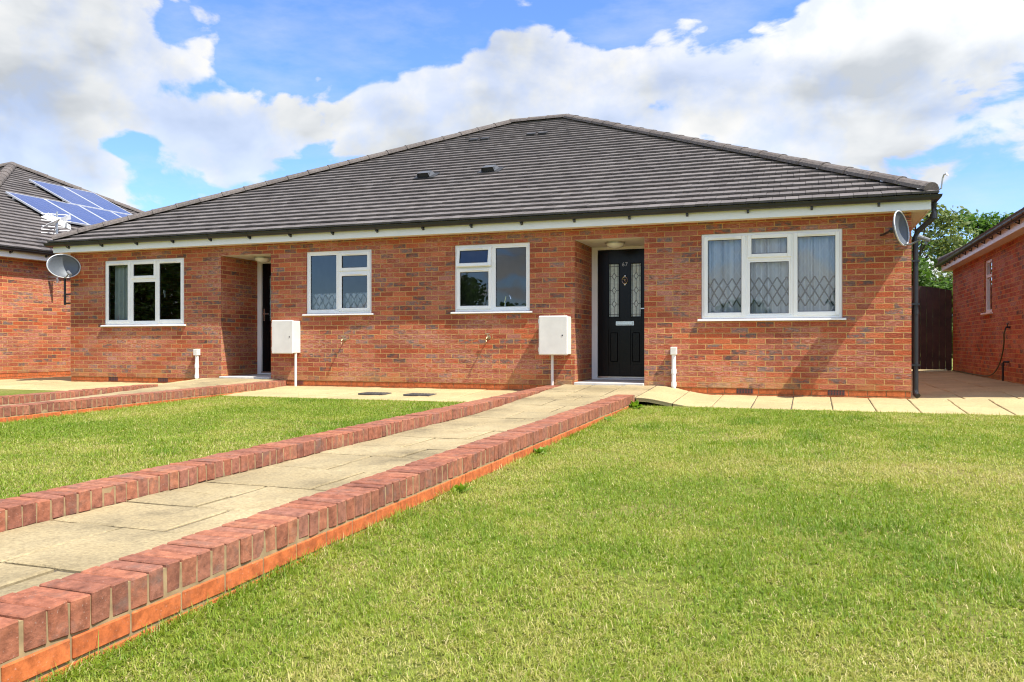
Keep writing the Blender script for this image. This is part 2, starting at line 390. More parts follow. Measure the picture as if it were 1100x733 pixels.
# ground: worn turf, soil and thatch
def turf_mat():
    m, nt, b = mat('turf')
    tc = N(nt, 'ShaderNodeTexCoord')
    n1 = noise(nt, tc.outputs['Object'], .9, 6, .6); n2 = noise(nt, tc.outputs['Object'], 30, 6, .7)
    r1 = ramp(nt, [(.35, (.13, .17, .028)), (.55, (.19, .20, .05)), (.7, (.27, .22, .095))]); L(nt, n1.outputs['Fac'], r1.inputs[0])
    r2 = ramp(nt, [(.3, (.55, .55, .5)), (.7, (1.35, 1.3, 1.25))]); L(nt, n2.outputs['Fac'], r2.inputs[0])
    L(nt, mix(nt, 1.0, r1.outputs[0], r2.outputs[0], 'MULTIPLY'), b.inputs['Base Color'])
    b.inputs['Roughness'].default_value = 1; b.inputs['Specular IOR Level'].default_value = .1
    bump(nt, n2.outputs['Fac'], .8, .02, b)
    return m
M['turf'] = turf_mat()

# solar cells
def solar_mat():
    m, nt, b = mat('solar_cells')
    tc = N(nt, 'ShaderNodeTexCoord'); mp = N(nt, 'ShaderNodeMapping'); L(nt, tc.outputs['Object'], mp.inputs[0])
    n = noise(nt, mp.outputs[0], 2, 3)
    r = ramp(nt, [(.3, (.035, .045, .13)), (.7, (.055, .065, .17))]); L(nt, n.outputs['Fac'], r.inputs[0])
    sp = N(nt, 'ShaderNodeSeparateXYZ'); L(nt, tc.outputs['Object'], sp.inputs[0])
    ln = math_(nt, 'MAXIMUM', math_(nt, 'LESS_THAN', math_(nt, 'FRACT', math_(nt, 'MULTIPLY', sp.outputs[1], 6.2)), .06), math_(nt, 'LESS_THAN', math_(nt, 'FRACT', math_(nt, 'MULTIPLY', sp.outputs[0], 6.7)), .06))
    L(nt, mix(nt, ln, r.outputs[0], (.14, .15, .24)), b.inputs['Base Color']); b.inputs['Roughness'].default_value = .16; b.inputs['Coat Weight'].default_value = .6; b.inputs['Coat Roughness'].default_value = .12
    return m
M['solar'] = solar_mat()

# ------------------------------------------------------------------ heights
def ground_z(x, y):
    if y > 10.0: z = -.075 - .03 * min(1, max(0, (y - 10.0) / .5))
    else: z = -.065 - .0225 * (10.0 - max(y, -8))
    return z + (.004 * mnoise.noise((x * .7, y * .7, 3.1)) - .008) * (1 if y < 9.8 else 0)
def path_z(y):
    if y < 8: return -.135 + .0145 * (y - 2.65)
    return -.0575 + .163 * min(1, (y - 8) / 3.5) ** 1.1
def coping_z(y): return -.05 + .0145 * (y - 1.83)

# ------------------------------------------------------------------ houses
PITCH = R(26); TP = math.tan(PITCH)

def clip(poly, a, b, c):
    """keep a*u + b*v <= c"""
    out = []
    for i in range(len(poly)):
        p, q = poly[i], poly[(i + 1) % len(poly)]
        dp, dq = a * p[0] + b * p[1] - c, a * q[0] + b * q[1] - c
        if dp <= 0: out.append(p)
        if dp * dq < 0:
            t = dp / (dp - dq); out.append((p[0] + (q[0] - p[0]) * t, p[1] + (q[1] - p[1]) * t))
    return out

def roof(parent, X0, X1, Y0, Y1, ze, sides):
    H = min(X1 - X0, Y1 - Y0) / 2
    cosp = math.cos(PITCH)
    planes = {'front': ((X0, Y0), (1, 0), (0, 1), X1 - X0), 'right': ((X1, Y0), (0, 1), (-1, 0), Y1 - Y0),
              'back': ((X1, Y1), (-1, 0), (0, -1), X1 - X0), 'left': ((X0, Y1), (0, -1), (1, 0), Y1 - Y0)}
    t = MB()
    gauge = .222 * cosp; tw = .165
    for side, (o, e, n, Ln) in planes.items():
        nrm = Vector((-n[0] * math.sin(PITCH), -n[1] * math.sin(PITCH), cosp))
        P = lambda u, v, h: Vector((o[0] + u * e[0] + v * n[0], o[1] + u * e[1] + v * n[1], ze + v * TP)) + nrm * h
        hi = min(H, Ln / 2)
        # felt underneath
        t.add([P(0, 0, -.03), P(Ln, 0, -.03), P(Ln - hi, hi, -.03), P(hi, hi, -.03)], [(0, 1, 2, 3)], 1)
        fine = side in sides
        rows = int(math.ceil(hi / gauge))
        for k in range(rows):
            v0 = k * gauge - (.02 if k == 0 else 0); v1 = min((k + 1) * gauge + .03, hi)
            w = tw if fine else 1.2
            nt_ = int(Ln / w) + 2
            for j in range(nt_):
                u0 = (j - (.5 if k % 2 else 0)) * w; u1 = u0 + w - .005
                if u1 < v0 or u0 > Ln - v0: continue
                poly = [(u0, v0), (u1, v0), (u1, v1), (u0, v1)]
                poly = clip(poly, -1, 1, .0); 
                if len(poly) > 2: poly = clip(poly, 1, 1, Ln)
                if len(poly) < 3: continue
                jh = random.uniform(-.0015, .0015); jt = random.uniform(-.002, .002)
                top = [P(u, v, .047 + jh + jt * (u - u0) / w - .033 * (v - v0) / gauge) for u, v in poly]
                bot = [P(u, v, .016 + jh + jt * (u - u0) / w - .030 * (v - v0) / gauge) for u, v in poly]
                m_ = len(poly)
                t.add(top + bot, [tuple(range(m_))] + [(i, i + m_, (i + 1) % m_ + m_, (i + 1) % m_) for i in range(m_)], 0)
    ro = t.build('roof', [M['tile'], M['under']], parent)
    # ridge and hip tiles, half round, bedded on mortar
    hz = ze + H * TP
    if X1 - X0 >= Y1 - Y0:
        ra, rb = Vector((X0 + H, (Y0 + Y1) / 2, hz)), Vector((X1 - H, (Y0 + Y1) / 2, hz))
        hips = [((X0, Y0), ra), ((X0, Y1), ra), ((X1, Y0), rb), ((X1, Y1), rb)]
    else:
        ra, rb = Vector(((X0 + X1) / 2, Y0 + H, hz)), Vector(((X0 + X1) / 2, Y1 - H, hz))
        hips = [((X0, Y0), ra), ((X1, Y0), ra), ((X0, Y1), rb), ((X1, Y1), rb)]
    rc = MB()
    def run(a, b):
        d = b - a; Ln = d.length; d.normalize(); s = d.cross(Vector((0, 0, 1))).normalized(); up = s.cross(d)
        n_ = max(1, int(round(Ln / .45)))
        for i in range(n_):
            p = a + d * (Ln * i / n_); q = a + d * (Ln * (i + 1) / n_ + .012)
            ja = random.uniform(-.004, .004)
            V = []; K = 7
            for c_, rr in ((p, .125), (q, .118)):
                for k in range(K + 1):
                    th_ = math.pi * (k / K)
                    V.append(c_ + s * (rr * 1.05 * math.cos(th_)) + up * (rr * .80 * math.sin(th_) - .015 + ja))
            F = [(k, k + 1, K + 1 + k + 1, K + 1 + k) for k in range(K)]
            F += [tuple(range(K, -1, -1)), tuple(range(K + 1, 2 * K + 2))]
            rc.add(V, F, 0)
            # joint bead
            V = []
            for off, rr in ((-.012, .131), (.018, .131)):
                for k in range(K + 1):
                    th_ = math.pi * (k / K)
                    V.append(p + d * off + s * (rr * 1.05 * math.cos(th_)) + up * (rr * .80 * math.sin(th_) - .015 + ja))
            rc.add(V, [(k, k + 1, K + 1 + k + 1, K + 1 + k) for k in range(K)] + [tuple(range(K, -1, -1)), tuple(range(K + 1, 2 * K + 2))], 0)
    up0 = Vector((0, 0, .045))
    for (hx, hy), top in hips:
        a = Vector((hx, hy, ze)); d = (top - a).normalized()
        run(a + d * .08 + up0, top + up0)
    if (rb - ra).length > .2: run(ra + up0, rb + up0)
    rc.build('ridge_cap', M['ridge'], ro)
    return ro

def ring(mb, x0, x1, y0, y1, z0, z1, w, mi=0):
    """rectangular collar of width w inside the outline"""
    mb.box(x0, x1, y0, y0 + w, z0, z1, mi); mb.box(x0, x1, y1 - w, y1, z0, z1, mi)
    mb.box(x0, x0 + w, y0 + w, y1 - w, z0, z1, mi); mb.box(x1 - w, x1, y0 + w, y1 - w, z0, z1, mi)

def gutter(parent, x0, x1, y0, y1, zt, bracket_front=(), bracket_side=()):
    g = MB(); K = 8; r = .056
    prof = [(r - r * math.cos(math.pi * k / K), -r * math.sin(math.pi * k / K)) for k in range(K + 1)]
    prof = [(0, .004)] + prof + [(2 * r + .004, .006), (2 * r - .004, .006)] + [(r - (r - .006) * math.cos(math.pi * k / K), -(r - .006) * math.sin(math.pi * k / K)) for k in range(K, -1, -1)]
    V = []
    for o_, z in prof:
        for X, Y in ((x0 - o_, y0 - o_), (x1 + o_, y0 - o_), (x1 + o_, y1 + o_), (x0 - o_, y1 + o_)): V.append((X, Y, zt + z))
    n_ = len(prof); F = []
    for i in range(n_):
        j = (i + 1) % n_
        for k in range(4): F.append((i * 4 + k, j * 4 + k, j * 4 + (k + 1) % 4, i * 4 + (k + 1) % 4))
    g.add(V, F)
    go = g.build('gutter', M['black'], parent)
    proto = None
    def bk(px, py, dx, dy):
        b_ = MB()
        s = Vector((-dy, dx, 0)); d = Vector((dx, dy, 0)); base = Vector((px, py, zt))
        Mx = Matrix(((s.x, d.x, 0, base.x), (s.y, d.y, 0, base.y), (s.z, d.z, 1, base.z), (0, 0, 0, 1)))
        b_.box(-.015, .015, .002, .012, -.095, -.03, 0, Mx)
        b_.add([(-.013, .012, -.092), (.013, .012, -.092), (.013, .062, -.072), (-.013, .062, -.072), (-.013, .012, -.075), (.013, .012, -.075), (.013, .062, -.058), (-.013, .062, -.058)],
               [(0, 1, 2, 3), (4, 7, 6, 5), (0, 4, 5, 1), (2, 6, 7, 3), (0, 3, 7, 4), (1, 5, 6, 2)], 0, Mx)
        for k in range(6):
            a0, a1 = math.pi * k / 6, math.pi * (k + 1) / 6; ro_ = .062
            b_.add([(sx, .056 - ro_ * math.cos(a), -ro_ * math.sin(a)) for a in (a0, a1) for sx in (-.014, .014)], [(0, 1, 3, 2)], 0, Mx)
        return b_
    for x in bracket_front: bk(x, y0, 0, -1).build('gutter_bracket', M['black'], go)
    for xs, y in bracket_side: bk(x0 if xs < 0 else x1, y, xs, 0).build('gutter_bracket', M['black'], go)
    return go

def wall_face(mb, a0, a1, z0, z1, holes, P):
    """sheet split round its openings; P(a, z) gives the point; order keeps the normal outward"""
    xs = sorted({a0, a1, *[h[0] for h in holes], *[h[1] for h in holes]}); zs = sorted({z0, z1, *[h[2] for h in holes], *[h[3] for h in holes]})
    for i in range(len(xs) - 1):
        for j in range(len(zs) - 1):
            cx, cz = (xs[i] + xs[i + 1]) / 2, (zs[j] + zs[j + 1]) / 2
            if any(h[0] < cx < h[1] and h[2] < cz < h[3] for h in holes): continue
            mb.quad(P(xs[i], zs[j]), P(xs[i + 1], zs[j]), P(xs[i + 1], zs[j + 1]), P(xs[i], zs[j + 1]))

def window(parent, x0, x1, z0, z1, cells, yf, ajar=None, handles=()):
    """yf: wall face. cells: (xa, xb, za, zb, opens)"""
    ya = yf + .022; yb = ya + .07
    fr = MB(); fw = .045
    fr.cbox(x0, x0 + fw, ya, yb, z0, z1, .004); fr.cbox(x1 - fw, x1, ya, yb, z0, z1, .004)
    fr.cbox(x0 + fw, x1 - fw, ya, yb, z0, z0 + fw, .004); fr.cbox(x0 + fw, x1 - fw, ya, yb, z1 - fw, z1, .004)
    mw = .024
    xs = sorted({c[0] for c in cells} | {c[1] for c in cells})
    for x in xs[1:-1]: fr.cbox(x - mw, x + mw, ya + .001, yb - .001, z0 + fw, z1 - fw, .004)
    for c in cells:
        if c[2] > z0 + .1: fr.cbox(c[0] + mw, c[1] - mw, ya + .002, yb - .002, c[2] - mw, c[2] + mw, .004)
    w = fr.build('window', M['upvc'], parent)
    for ci, (xa, xb, za, zb, opens) in enumerate(cells):
        ia = xa + (fw if xa == x0 else mw); ib = xb - (fw if xb == x1 else mw); ja = za + (fw if za == z0 else mw); jb = zb - (fw if zb == z1 else mw)
        if opens:
            sw = .052; o = .010
            sb = MB(); q = (ia - o, ib + o, ja - o, jb + o); y0_, y1_ = ya - .014, ya + .034
            sb.cbox(q[0], q[0] + sw, y0_, y1_, q[2], q[3], .005); sb.cbox(q[1] - sw, q[1], y0_, y1_, q[2], q[3], .005)
            sb.cbox(q[0] + sw, q[1] - sw, y0_ + .001, y1_, q[2], q[2] + sw, .005); sb.cbox(q[0] + sw, q[1] - sw, y0_ + .001, y1_, q[3] - sw, q[3], .005)
            if q[1] - q[0] > .4 and opens != 2: sb.cbox((q[0] + q[1]) / 2 - .15, (q[0] + q[1]) / 2 + .15, y0_ - .012, y0_ - .001, q[3] - .036, q[3] - .020, .003)
            gk = MB(); g0, g1, g2, g3 = q[0] + sw, q[1] - sw, q[2] + sw, q[3] - sw
            yg = y0_ + .012; ga, gb, gc, gd = g0, g1, g2, g3
            gk.box(ga, ga + .007, yg, yg + .02, gc, gd); gk.box(gb - .007, gb, yg, yg + .02, gc, gd); gk.box(ga + .007, gb - .007, yg, yg + .02, gc, gc + .007); gk.box(ga + .007, gb - .007, yg, yg + .02, gd - .007, gd)
            pn = MB(); pn.quad((ga + .007, yg + .010, gc + .007), (gb - .007, yg + .010, gc + .007), (gb - .007, yg + .010, gd - .007), (ga + .007, yg + .010, gd - .007))
            if ajar == ci:
                Mx = Matrix.Translation((0, y0_, q[3])) @ Matrix.Rotation(R(-9), 4, 'X') @ Matrix.Translation((0, -y0_, -q[3]))
                for mb_ in (sb, gk, pn): mb_.v = [tuple(Mx @ Vector(p)) for p in mb_.v]
            so = sb.build('sash', M['upvc'], w)
            gk.build('gasket', M['gasket'], w); pn.build('pane', M['glass'], w)
        else:
            yg = ya + .022; b_ = .022
            bd = MB()   # glazing bead
            bd.box(ia, ia + b_, ya + .008, ya + .05, ja, jb); bd.box(ib - b_, ib, ya + .008, ya + .05, ja, jb); bd.box(ia + b_, ib - b_, ya + .008, ya + .05, ja, ja + b_); bd.box(ia + b_, ib - b_, ya + .008, ya + .05, jb - b_, jb)
            bd.build('glazing_bead', M['upvc'], w)
            ga, gb, gc, gd = ia + b_, ib - b_, ja + b_, jb - b_
            gk = MB(); gk.box(ga, ga + .006, yg - .006, yg + .02, gc, gd); gk.box(gb - .006, gb, yg - .006, yg + .02, gc, gd); gk.box(ga + .006, gb - .006, yg - .006, yg + .02, gc, gc + .006); gk.box(ga + .006, gb - .006, yg - .006, yg + .02, gd - .006, gd)
            gk.build('gasket', M['gasket'], w)
            pn = MB(); pn.quad((ga + .006, yg, gc + .006), (gb - .006, yg, gc + .006), (gb - .006, yg, gd - .006), (ga + .006, yg, gd - .006)); pn.build('pane', M['glass'], w)
    for hx, hz in handles:
        h = MB(); h.cbox(hx - .012, hx + .012, ya + .075, ya + .09, hz - .03, hz + .03, .003); h.cbox(hx - .009, hx + .009, ya + .09, ya + .125, hz - .10, hz + .02, .004); h.build('window_handle', M['upvc'], w)
    sl = MB()
    sl.add([(x0 - .045, yf - .046, z0 - .030), (x1 + .045, yf - .046, z0 - .030), (x1 + .045, ya - .002, z0 - .030), (x0 - .045, ya - .002, z0 - .030),
            (x0 - .045, yf - .046, z0 - .012), (x1 + .045, yf - .046, z0 - .012), (x1 + .045, ya - .002, z0 + .002), (x0 - .045, ya - .002, z0 + .002)],
           [(0, 3, 2, 1), (4, 5, 6, 7), (0, 1, 5, 4), (1, 2, 6, 5), (2, 3, 7, 6), (3, 0, 4, 7)])
    sl.build('sill', M['upvc'], w)
    return w

def house(name, label, x0, x1, y0, y1, zb, holes_front=(), holes_left=(), sides=('front',), bf=(), bs=(), group='red brick bungalows'):
    h = empty(name, ((x0 + x1) / 2, (y0 + y1) / 2, zb)); tag(h, label, 'bungalow', group)
    zp, zt = zb + .09, zb + 2.40
    w = MB()
    hf = list(holes_front)
    wall_face(w, x0, x1, zp, zt, [(q[0], q[1], max(q[2], zp), q[3]) for q in hf], lambda a, z: (a, y0, z))
    wall_face(w, -x1, -x0, zp, zt, [], lambda a, z: (-a, y1, z))
    wall_face(w, y0, y1, zp, zt, [], lambda a, z: (x1, a, z))
    wall_face(w, -y1, -y0, zp, zt, [(-q[1], -q[0], q[2], q[3]) for q in holes_left], lambda a, z: (x0, -a, z))
    for q in hf:      # brick reveals
        d = 1.0 if q[2] <= zp else .10
        w.quad((q[0], y0, q[2]), (q[0], y0 + d, q[2]), (q[0], y0 + d, q[3]), (q[0], y0, q[3]))
        w.quad((q[1], y0 + d, q[2]), (q[1], y0, q[2]), (q[1], y0, q[3]), (q[1], y0 + d, q[3]))
        if d < .5:
            w.quad((q[0], y0, q[3]), (q[0], y0 + d, q[3]), (q[1], y0 + d, q[3]), (q[1], y0, q[3]))
    for q in holes_left:
        d = .10
        w.quad((x0, q[0], q[2]), (x0, q[0], q[3]), (x0 + d, q[0], q[3]), (x0 + d, q[0], q[2]))
        w.quad((x0, q[1], q[2]), (x0 + d, q[1], q[2]), (x0 + d, q[1], q[3]), (x0, q[1], q[3]))
        w.quad((x0, q[0], q[3]), (x0, q[1], q[3]), (x0 + d, q[1], q[3]), (x0 + d, q[0], q[3]))
    w.build('wall', M['brick'], h, uv=True)
    # smooth orange base courses, one brick after another
    p = MB(); po = .006
    def course(ax, c, a0, a1, skip, z0, z1, first):
        p_ = a0 - (first)
        while p_ < a1:
            q_ = p_ + .217; a, b = max(p_, a0), min(q_, a1)
            if b - a > .02 and not any(s[0] < (a + b) / 2 < s[1] for s in skip):
                for s in skip:
                    if a < s[0] < b: b = s[0]
                    if a < s[1] < b: a = s[1]
                if ax == 'x': p.cbox(a, b, c + po, c + .08, z0, z1, .003)
                elif ax == 'x-': p.cbox(a, b, c - .08, c - po, z0, z1, .003)
                elif ax == 'y': p.cbox(c + po, c + .08, a, b, z0, z1, .003)
                else: p.cbox(c - .08, c - po, a, b, z0, z1, .003)
            p_ += .225
    recess = [q for q in hf if q[2] <= zp]
    for k, (z0, z1) in enumerate(((zb - .065, zb + .007), (zb + .015, zb + .087))):
        course('x', y0, x0 + .006, x1 - .006, recess, z0, z1, .11 * k); course('x-', y1, x0 + .006, x1 - .006, [], z0, z1, .11 * k)
        course('y', x0, y0 + .09, y1 - .09, [], z0, z1, .11 * k); course('y-', x1, y0 + .09, y1 - .09, [], z0, z1, .11 * k)
    p.build('plinth', M['plinth'], h)
    pb = MB()
    cuts = [x0 + .014] + [v for q in recess for v in (q[0], q[1])] + [x1 - .014]
    for i in range(0, len(cuts), 2): pb.box(cuts[i], cuts[i + 1], y0 + .012, y0 + .07, zb - .12, zb + .088)
    pb.box(x0 + .014, x1 - .014, y1 - .07, y1 - .012, zb - .12, zb + .088)
    pb.box(x0 + .012, x0 + .07, y0 + .071, y1 - .071, zb - .12, zb + .088); pb.box(x1 - .07, x1 - .012, y0 + .071, y1 - .071, zb - .12, zb + .088)
    pb.build('plinth_mortar', M['mortar'], h)
    # eaves
    zs = zb + 2.364
    f = MB(); ring(f, x0 - .2, x1 + .2, y0 - .2, y1 + .2, zs, zs + .19, .02); f.build('fascia', M['upvc'], h)
    s = MB(); ring(s, x0 - .179, x1 + .179, y0 - .179, y1 + .179, zs + .006, zs + .016, .22); s.build('soffit', M['soffit'], h)
    gutter(h, x0 - .2, x1 + .2, y0 - .2, y1 + .2, zb + 2.525, bf, bs)
    roof(h, x0 - .25, x1 + .25, y0 - .25, y1 + .25, zb + 2.545, sides)
    return h

def airbrick(parent, x0, x1, y, z0, z1):
    a = MB(); a.box(x0, x1, y + .004, y + .05, z0, z1)
    n_ = 6; w_ = (x1 - x0) / n_
    for k in range(n_): 
        for r_ in (0, 1):
            zz = z0 + .008 + r_ * (z1 - z0) * .48
            a.box(x0 + k * w_ + .006, x0 + (k + 1) * w_ - .012, y + .0005, y + .004, zz, zz + (z1 - z0) * .36, 1)
    a.build('air_brick', [M['airbrick'], M['gasket']], parent)

# ---- the pair of bungalows in the middle
HX0, HX1, HY0, HY1 = -12.92, 1.214, 11.55, 24.33
MID = (HX0 + HX1) / 2
mir = lambda a, b: (2 * MID - b, 2 * MID - a)
ZH = 2.205
wR = (-1.41, .40, 1.035, ZH); wM = (-5.13, -3.91, 1.185, ZH); rD = (-3.22, -2.2, 0.0, ZH)
wL = (*mir(-1.41, .40), 1.035, ZH); wN = (*mir(-5.13, -3.91), 1.185, ZH); rL = (*mir(-3.22, -2.2), 0.0, ZH)
bf = [-12.73 + .797 * k for k in range(18)]
H = house('brick_bungalow', 'long red brick bungalow with two black doors in recessed porches, in the middle', HX0, HX1, HY0, HY1, 0.0,
          [wL, rL, wN, wM, rD, wR], (), ('front', 'left'), bf, [(-1, 13 + 1.0 * k) for k in range(4)] + [(1, 12.6 + 1.0 * k) for k in range(4)])
def big_cells(w): 
    a = w[0]; return [(w[0], a + .60, w[2], w[3], 1), (a + .60, a + 1.19, 1.845, w[3], 2), (a + .60, a + 1.19, w[2], 1.845, 0), (a + 1.19, w[1], w[2], w[3], 1)]
window(H, *wR, big_cells(wR), HY0)
window(H, *wL, big_cells(wL), HY0, None, [(wL[0] + 1.27, 1.62)])
window(H, *wM, [(wM[0], wM[0] + .62, 1.855, ZH, 1), (wM[0], wM[0] + .62, wM[2], 1.855, 1), (wM[0] + .62, wM[1], wM[2], ZH, 0)], HY0, 0)
window(H, *wN, [(wN[0], wN[1] - .62, wN[2], ZH, 0), (wN[1] - .62, wN[1], 1.855, ZH, 1), (wN[1] - .62, wN[1], wN[2], 1.855, 1)], HY0)

def porch(parent, q, flip, number):
    """recess lining, frame, door leaf and fittings; flip mirrors the door"""
    xa, xb = q[0], q[1]; yb = HY0 + 1.0
    X = (lambda x: x) if not flip else (lambda x: xa + xb - x)
    def bx(mb, x0, x1, *r, c=.003):
        a, b = sorted((X(x0), X(x1))); mb.cbox(a, b, *r, c)
    st = MB(); st.cbox(xa + .003, xb - .003, HY0 - .06, yb + .1, .02, .135, .008); st.build('doorstep', M['concrete'], parent)
    sc = MB(); sc.box(xa + .002, xb - .002, HY0 + .002, yb + .12, ZH - .0, ZH + .02); sc.build('porch_ceiling', M['soffit'], parent)
    l0, l1 = xa + .095, xb + .02          # leaf; its lock edge runs behind the right-hand jamb
    fr = MB(); bx(fr, xa + .003, l0, yb - .02, yb + .06, .135, ZH - .002); bx(fr, l0 + .0005, xb - .003, yb - .02, yb + .06, 2.157, ZH - .002)
    bx(fr, l0 + .0005, xb - .003, yb - .02, yb + .06, .136, .165)
    bx(fr, xb - .0945, xb - .003, yb - .02, yb + .06, .1665, 2.1565)
    fr.build('door_frame', M['upvc'], parent)
    th = MB(); bx(th, l0 + .001, xb - .096, yb - .035, yb - .002, .166, .186); th.build('threshold', M['chrome'], parent)
    d = MB(); y0_ = yb + .012; y1_ = yb + .055
    l1 = xb - .095
    # stiles, rails and sunk panels
    gl, gr = (-2.955 + 3.22 + xa, -2.78 + 3.22 + xa), (-2.61 + 3.22 + xa, -2.435 + 3.22 + xa)
    gz = (1.10, 1.945); pz = (.375, .905)
    for a, b in ((l0, gl[0]), (gl[1], gr[0]), (gr[1], l1)): bx(d, a, b, y0_, y1_, .187, 2.155, c=.002)
    for a, b in (gl, gr):
        for z0, z1 in ((.187, pz[0]), (pz[1], gz[0]), (gz[1], 2.155)): bx(d, a, b, y0_ + .0005, y1_, z0, z1, c=.001)
        bx(d, a + .001, b - .001, y0_ + .012, y1_ - .004, pz[0], pz[1], c=.001)
        bx(d, a + .028, b - .028, y0_ + .003, y0_ + .02, pz[0] + .035, pz[1] - .035, c=.012)
    do = d.build('door', M['door'], parent)
    for a, b in (gl, gr):
        g = MB(); bx(g, a + .012, b - .012, y0_ + .014, y0_ + .02, gz[0] + .012, gz[1] - .012, c=.001)
        bd = MB()
        for (p0, p1, z0, z1) in ((a, a + .014, *gz), (b - .014, b, *gz), (a + .014, b - .014, gz[0], gz[0] + .014), (a + .014, b - .014, gz[1] - .014, gz[1])): bx(bd, p0, p1, y0_ - .006, y0_ + .013, z0, z1, c=.003)
        bd.build('glazing_bead', M['door'], do)
        pane = g.build('glazing', M['frosted'], do)
        le = MB(); cx = (a + b) / 2; hh = (gz[1] - gz[0]); yl = y0_ + .0135
        def strip(p, q_):
            (x0, z0), (x1, z1) = p, q_; dx, dz = x1 - x0, z1 - z0; l_ = math.hypot(dx, dz); nx, nz = -dz / l_ * .0035, dx / l_ * .0035
            le.add([(X(x0 + nx), yl, z0 + nz), (X(x1 + nx), yl, z1 + nz), (X(x1 - nx), yl, z1 - nz), (X(x0 - nx), yl, z0 - nz),
                    (X(x0 + nx), yl - .003, z0 + nz), (X(x1 + nx), yl - .003, z1 + nz), (X(x1 - nx), yl - .003, z1 - nz), (X(x0 - nx), yl - .003, z0 - nz)],
                   [(0, 1, 2, 3), (4, 5, 6, 7), (0, 1, 5, 4), (1, 2, 6, 5), (2, 3, 7, 6), (3, 0, 4, 7)])
        cs = [gz[0] + hh * k for k in (.25, .50, .76)]
        lastz = gz[0] + .014
        for cz in cs:
            strip((cx, lastz), (cx, cz - .055)); lastz = cz + .055
            for sx in (-1, 1):
                strip((cx, cz - .055), (cx + sx * .034, cz)); strip((cx, cz + .055), (cx + sx * .034, cz)); strip((cx + sx * .034, cz), (cx + sx * .072, cz))
        strip((cx, lastz), (cx, gz[1] - .014))
        for sx in (-1, 1): strip((cx + sx * .058, gz[0] + .014), (cx + sx * .058, gz[1] - .014))
        strip((a + .014, gz[1] - .05), (b - .014, gz[1] - .05)); strip((a + .014, gz[0] + .05), (b - .014, gz[0] + .05))
        le.build('leading', M['lead'], do)
    cx = (gl[1] + gr[0]) / 2
    lp = MB(); bx(lp, cx - .145, cx + .145, y0_ - .012, y0_ - .001, .975, 1.045, c=.004); bx(lp, cx - .12, cx + .12, y0_ - .018, y0_ - .012, .988, 1.032, c=.003); lp.build('letter_plate', M['chrome'], do)
    kn = MB(); kc = 1.665
    kn.lathe([(0.0, .0), (.022, .002), (.016, .016), (0, .02)], 12, 0, Matrix.Translation((X(cx), y0_, kc + .075)) @ Matrix.Rotation(R(90), 4, 'X'))
    kn.tube([(X(cx) + .042 * math.sin(t) * (1 if t < math.pi else 1), y0_ - .018, kc + .01 + .055 * math.cos(t)) for t in [2 * math.pi * k / 18 for k in range(19)]], .007, 8)
    kn.lathe([(0, 0), (.016, .002), (.012, .018), (0, .02)], 10, 0, Matrix.Translation((X(cx), y0_, kc - .055)) @ Matrix.Rotation(R(90), 4, 'X'))
    kn.add([(X(cx) - .02, y0_ - .012, kc + .03), (X(cx) + .02, y0_ - .012, kc + .03), (X(cx), y0_ - .012, kc - .06), (X(cx), y0_ - .026, kc)], [(0, 1, 3), (1, 2, 3), (2, 0, 3)])
    kn.build('knocker', M['chrome'], do)
    hd = MB(); hx = gr[1] + .10
    bx(hd, hx - .014, hx + .014, y0_ - .010, y0_ - .001, 1.11, 1.33, c=.003); bx(hd, hx - .115, hx + .010, y0_ - .052, y0_ - .036, 1.225, 1.245, c=.004); bx(hd, hx - .008, hx + .008, y0_ - .04, y0_ - .01, 1.227, 1.243, c=.002)
    hd.build('door_handle', M['chrome'], do)
    if number:
        cu = bpy.data.curves.new('number', 'FONT'); cu.body = number; cu.size = .085; cu.extrude = .004; cu.align_x = 'CENTER'; cu.offset = .0; cu.space_character = 1.15
        tmp = bpy.data.objects.new('number', cu); C.objects.link(tmp)
        dg = bpy.context.evaluated_depsgraph_get(); me = bpy.data.meshes.new_from_object(tmp.evaluated_get(dg)); bpy.data.objects.remove(tmp)
        me.transform(Matrix.Translation((X(cx), y0_ - .006, 1.895)) @ Matrix.Rotation(R(90), 4, 'X'))
        me.materials.clear(); me.materials.append(M['rim'])
        o = bpy.data.objects.new('house_number', me); C.objects.link(o); o.parent = do; o.location = -(Vector(parent.location) + Vector(do.location))
        o['label'] = 'silver number 67'
porch(H, rD, False, '67')
porch(H, rL, True, None)
for a in ((-.94, -.72), (.22, .43)): airbrick(H, *a, HY0, .018, .085)
for a in ((-12.01, -11.79), (-10.87, -10.65)): airbrick(H, *a, HY0, .018, .085)
airbrick(H, -7.99, -7.86, HY0, .018, .085)
# interior seen through the panes
it = MB()
it.box(HX0 + .3, HX1 - .3, HY0 + 3.6, HY0 + 3.7, .1, 2.42, 0); it.box(HX0 + .3, HX1 - .3, HY0 + 1.2, HY0 + 3.6, .1, .15, 1); it.box(HX0 + .1, HX1 - .1, HY0 + .13, HY1 - .2, 2.425, 2.44, 0)
for x in (-9.72, -8.25, MID - .05, -3.52, -1.85): it.box(x, x + .1, HY0 + .35, HY0 + 3.59, .15, 2.42, 0)
it.build('interior', [M['plaster'], M['carpet']], H)
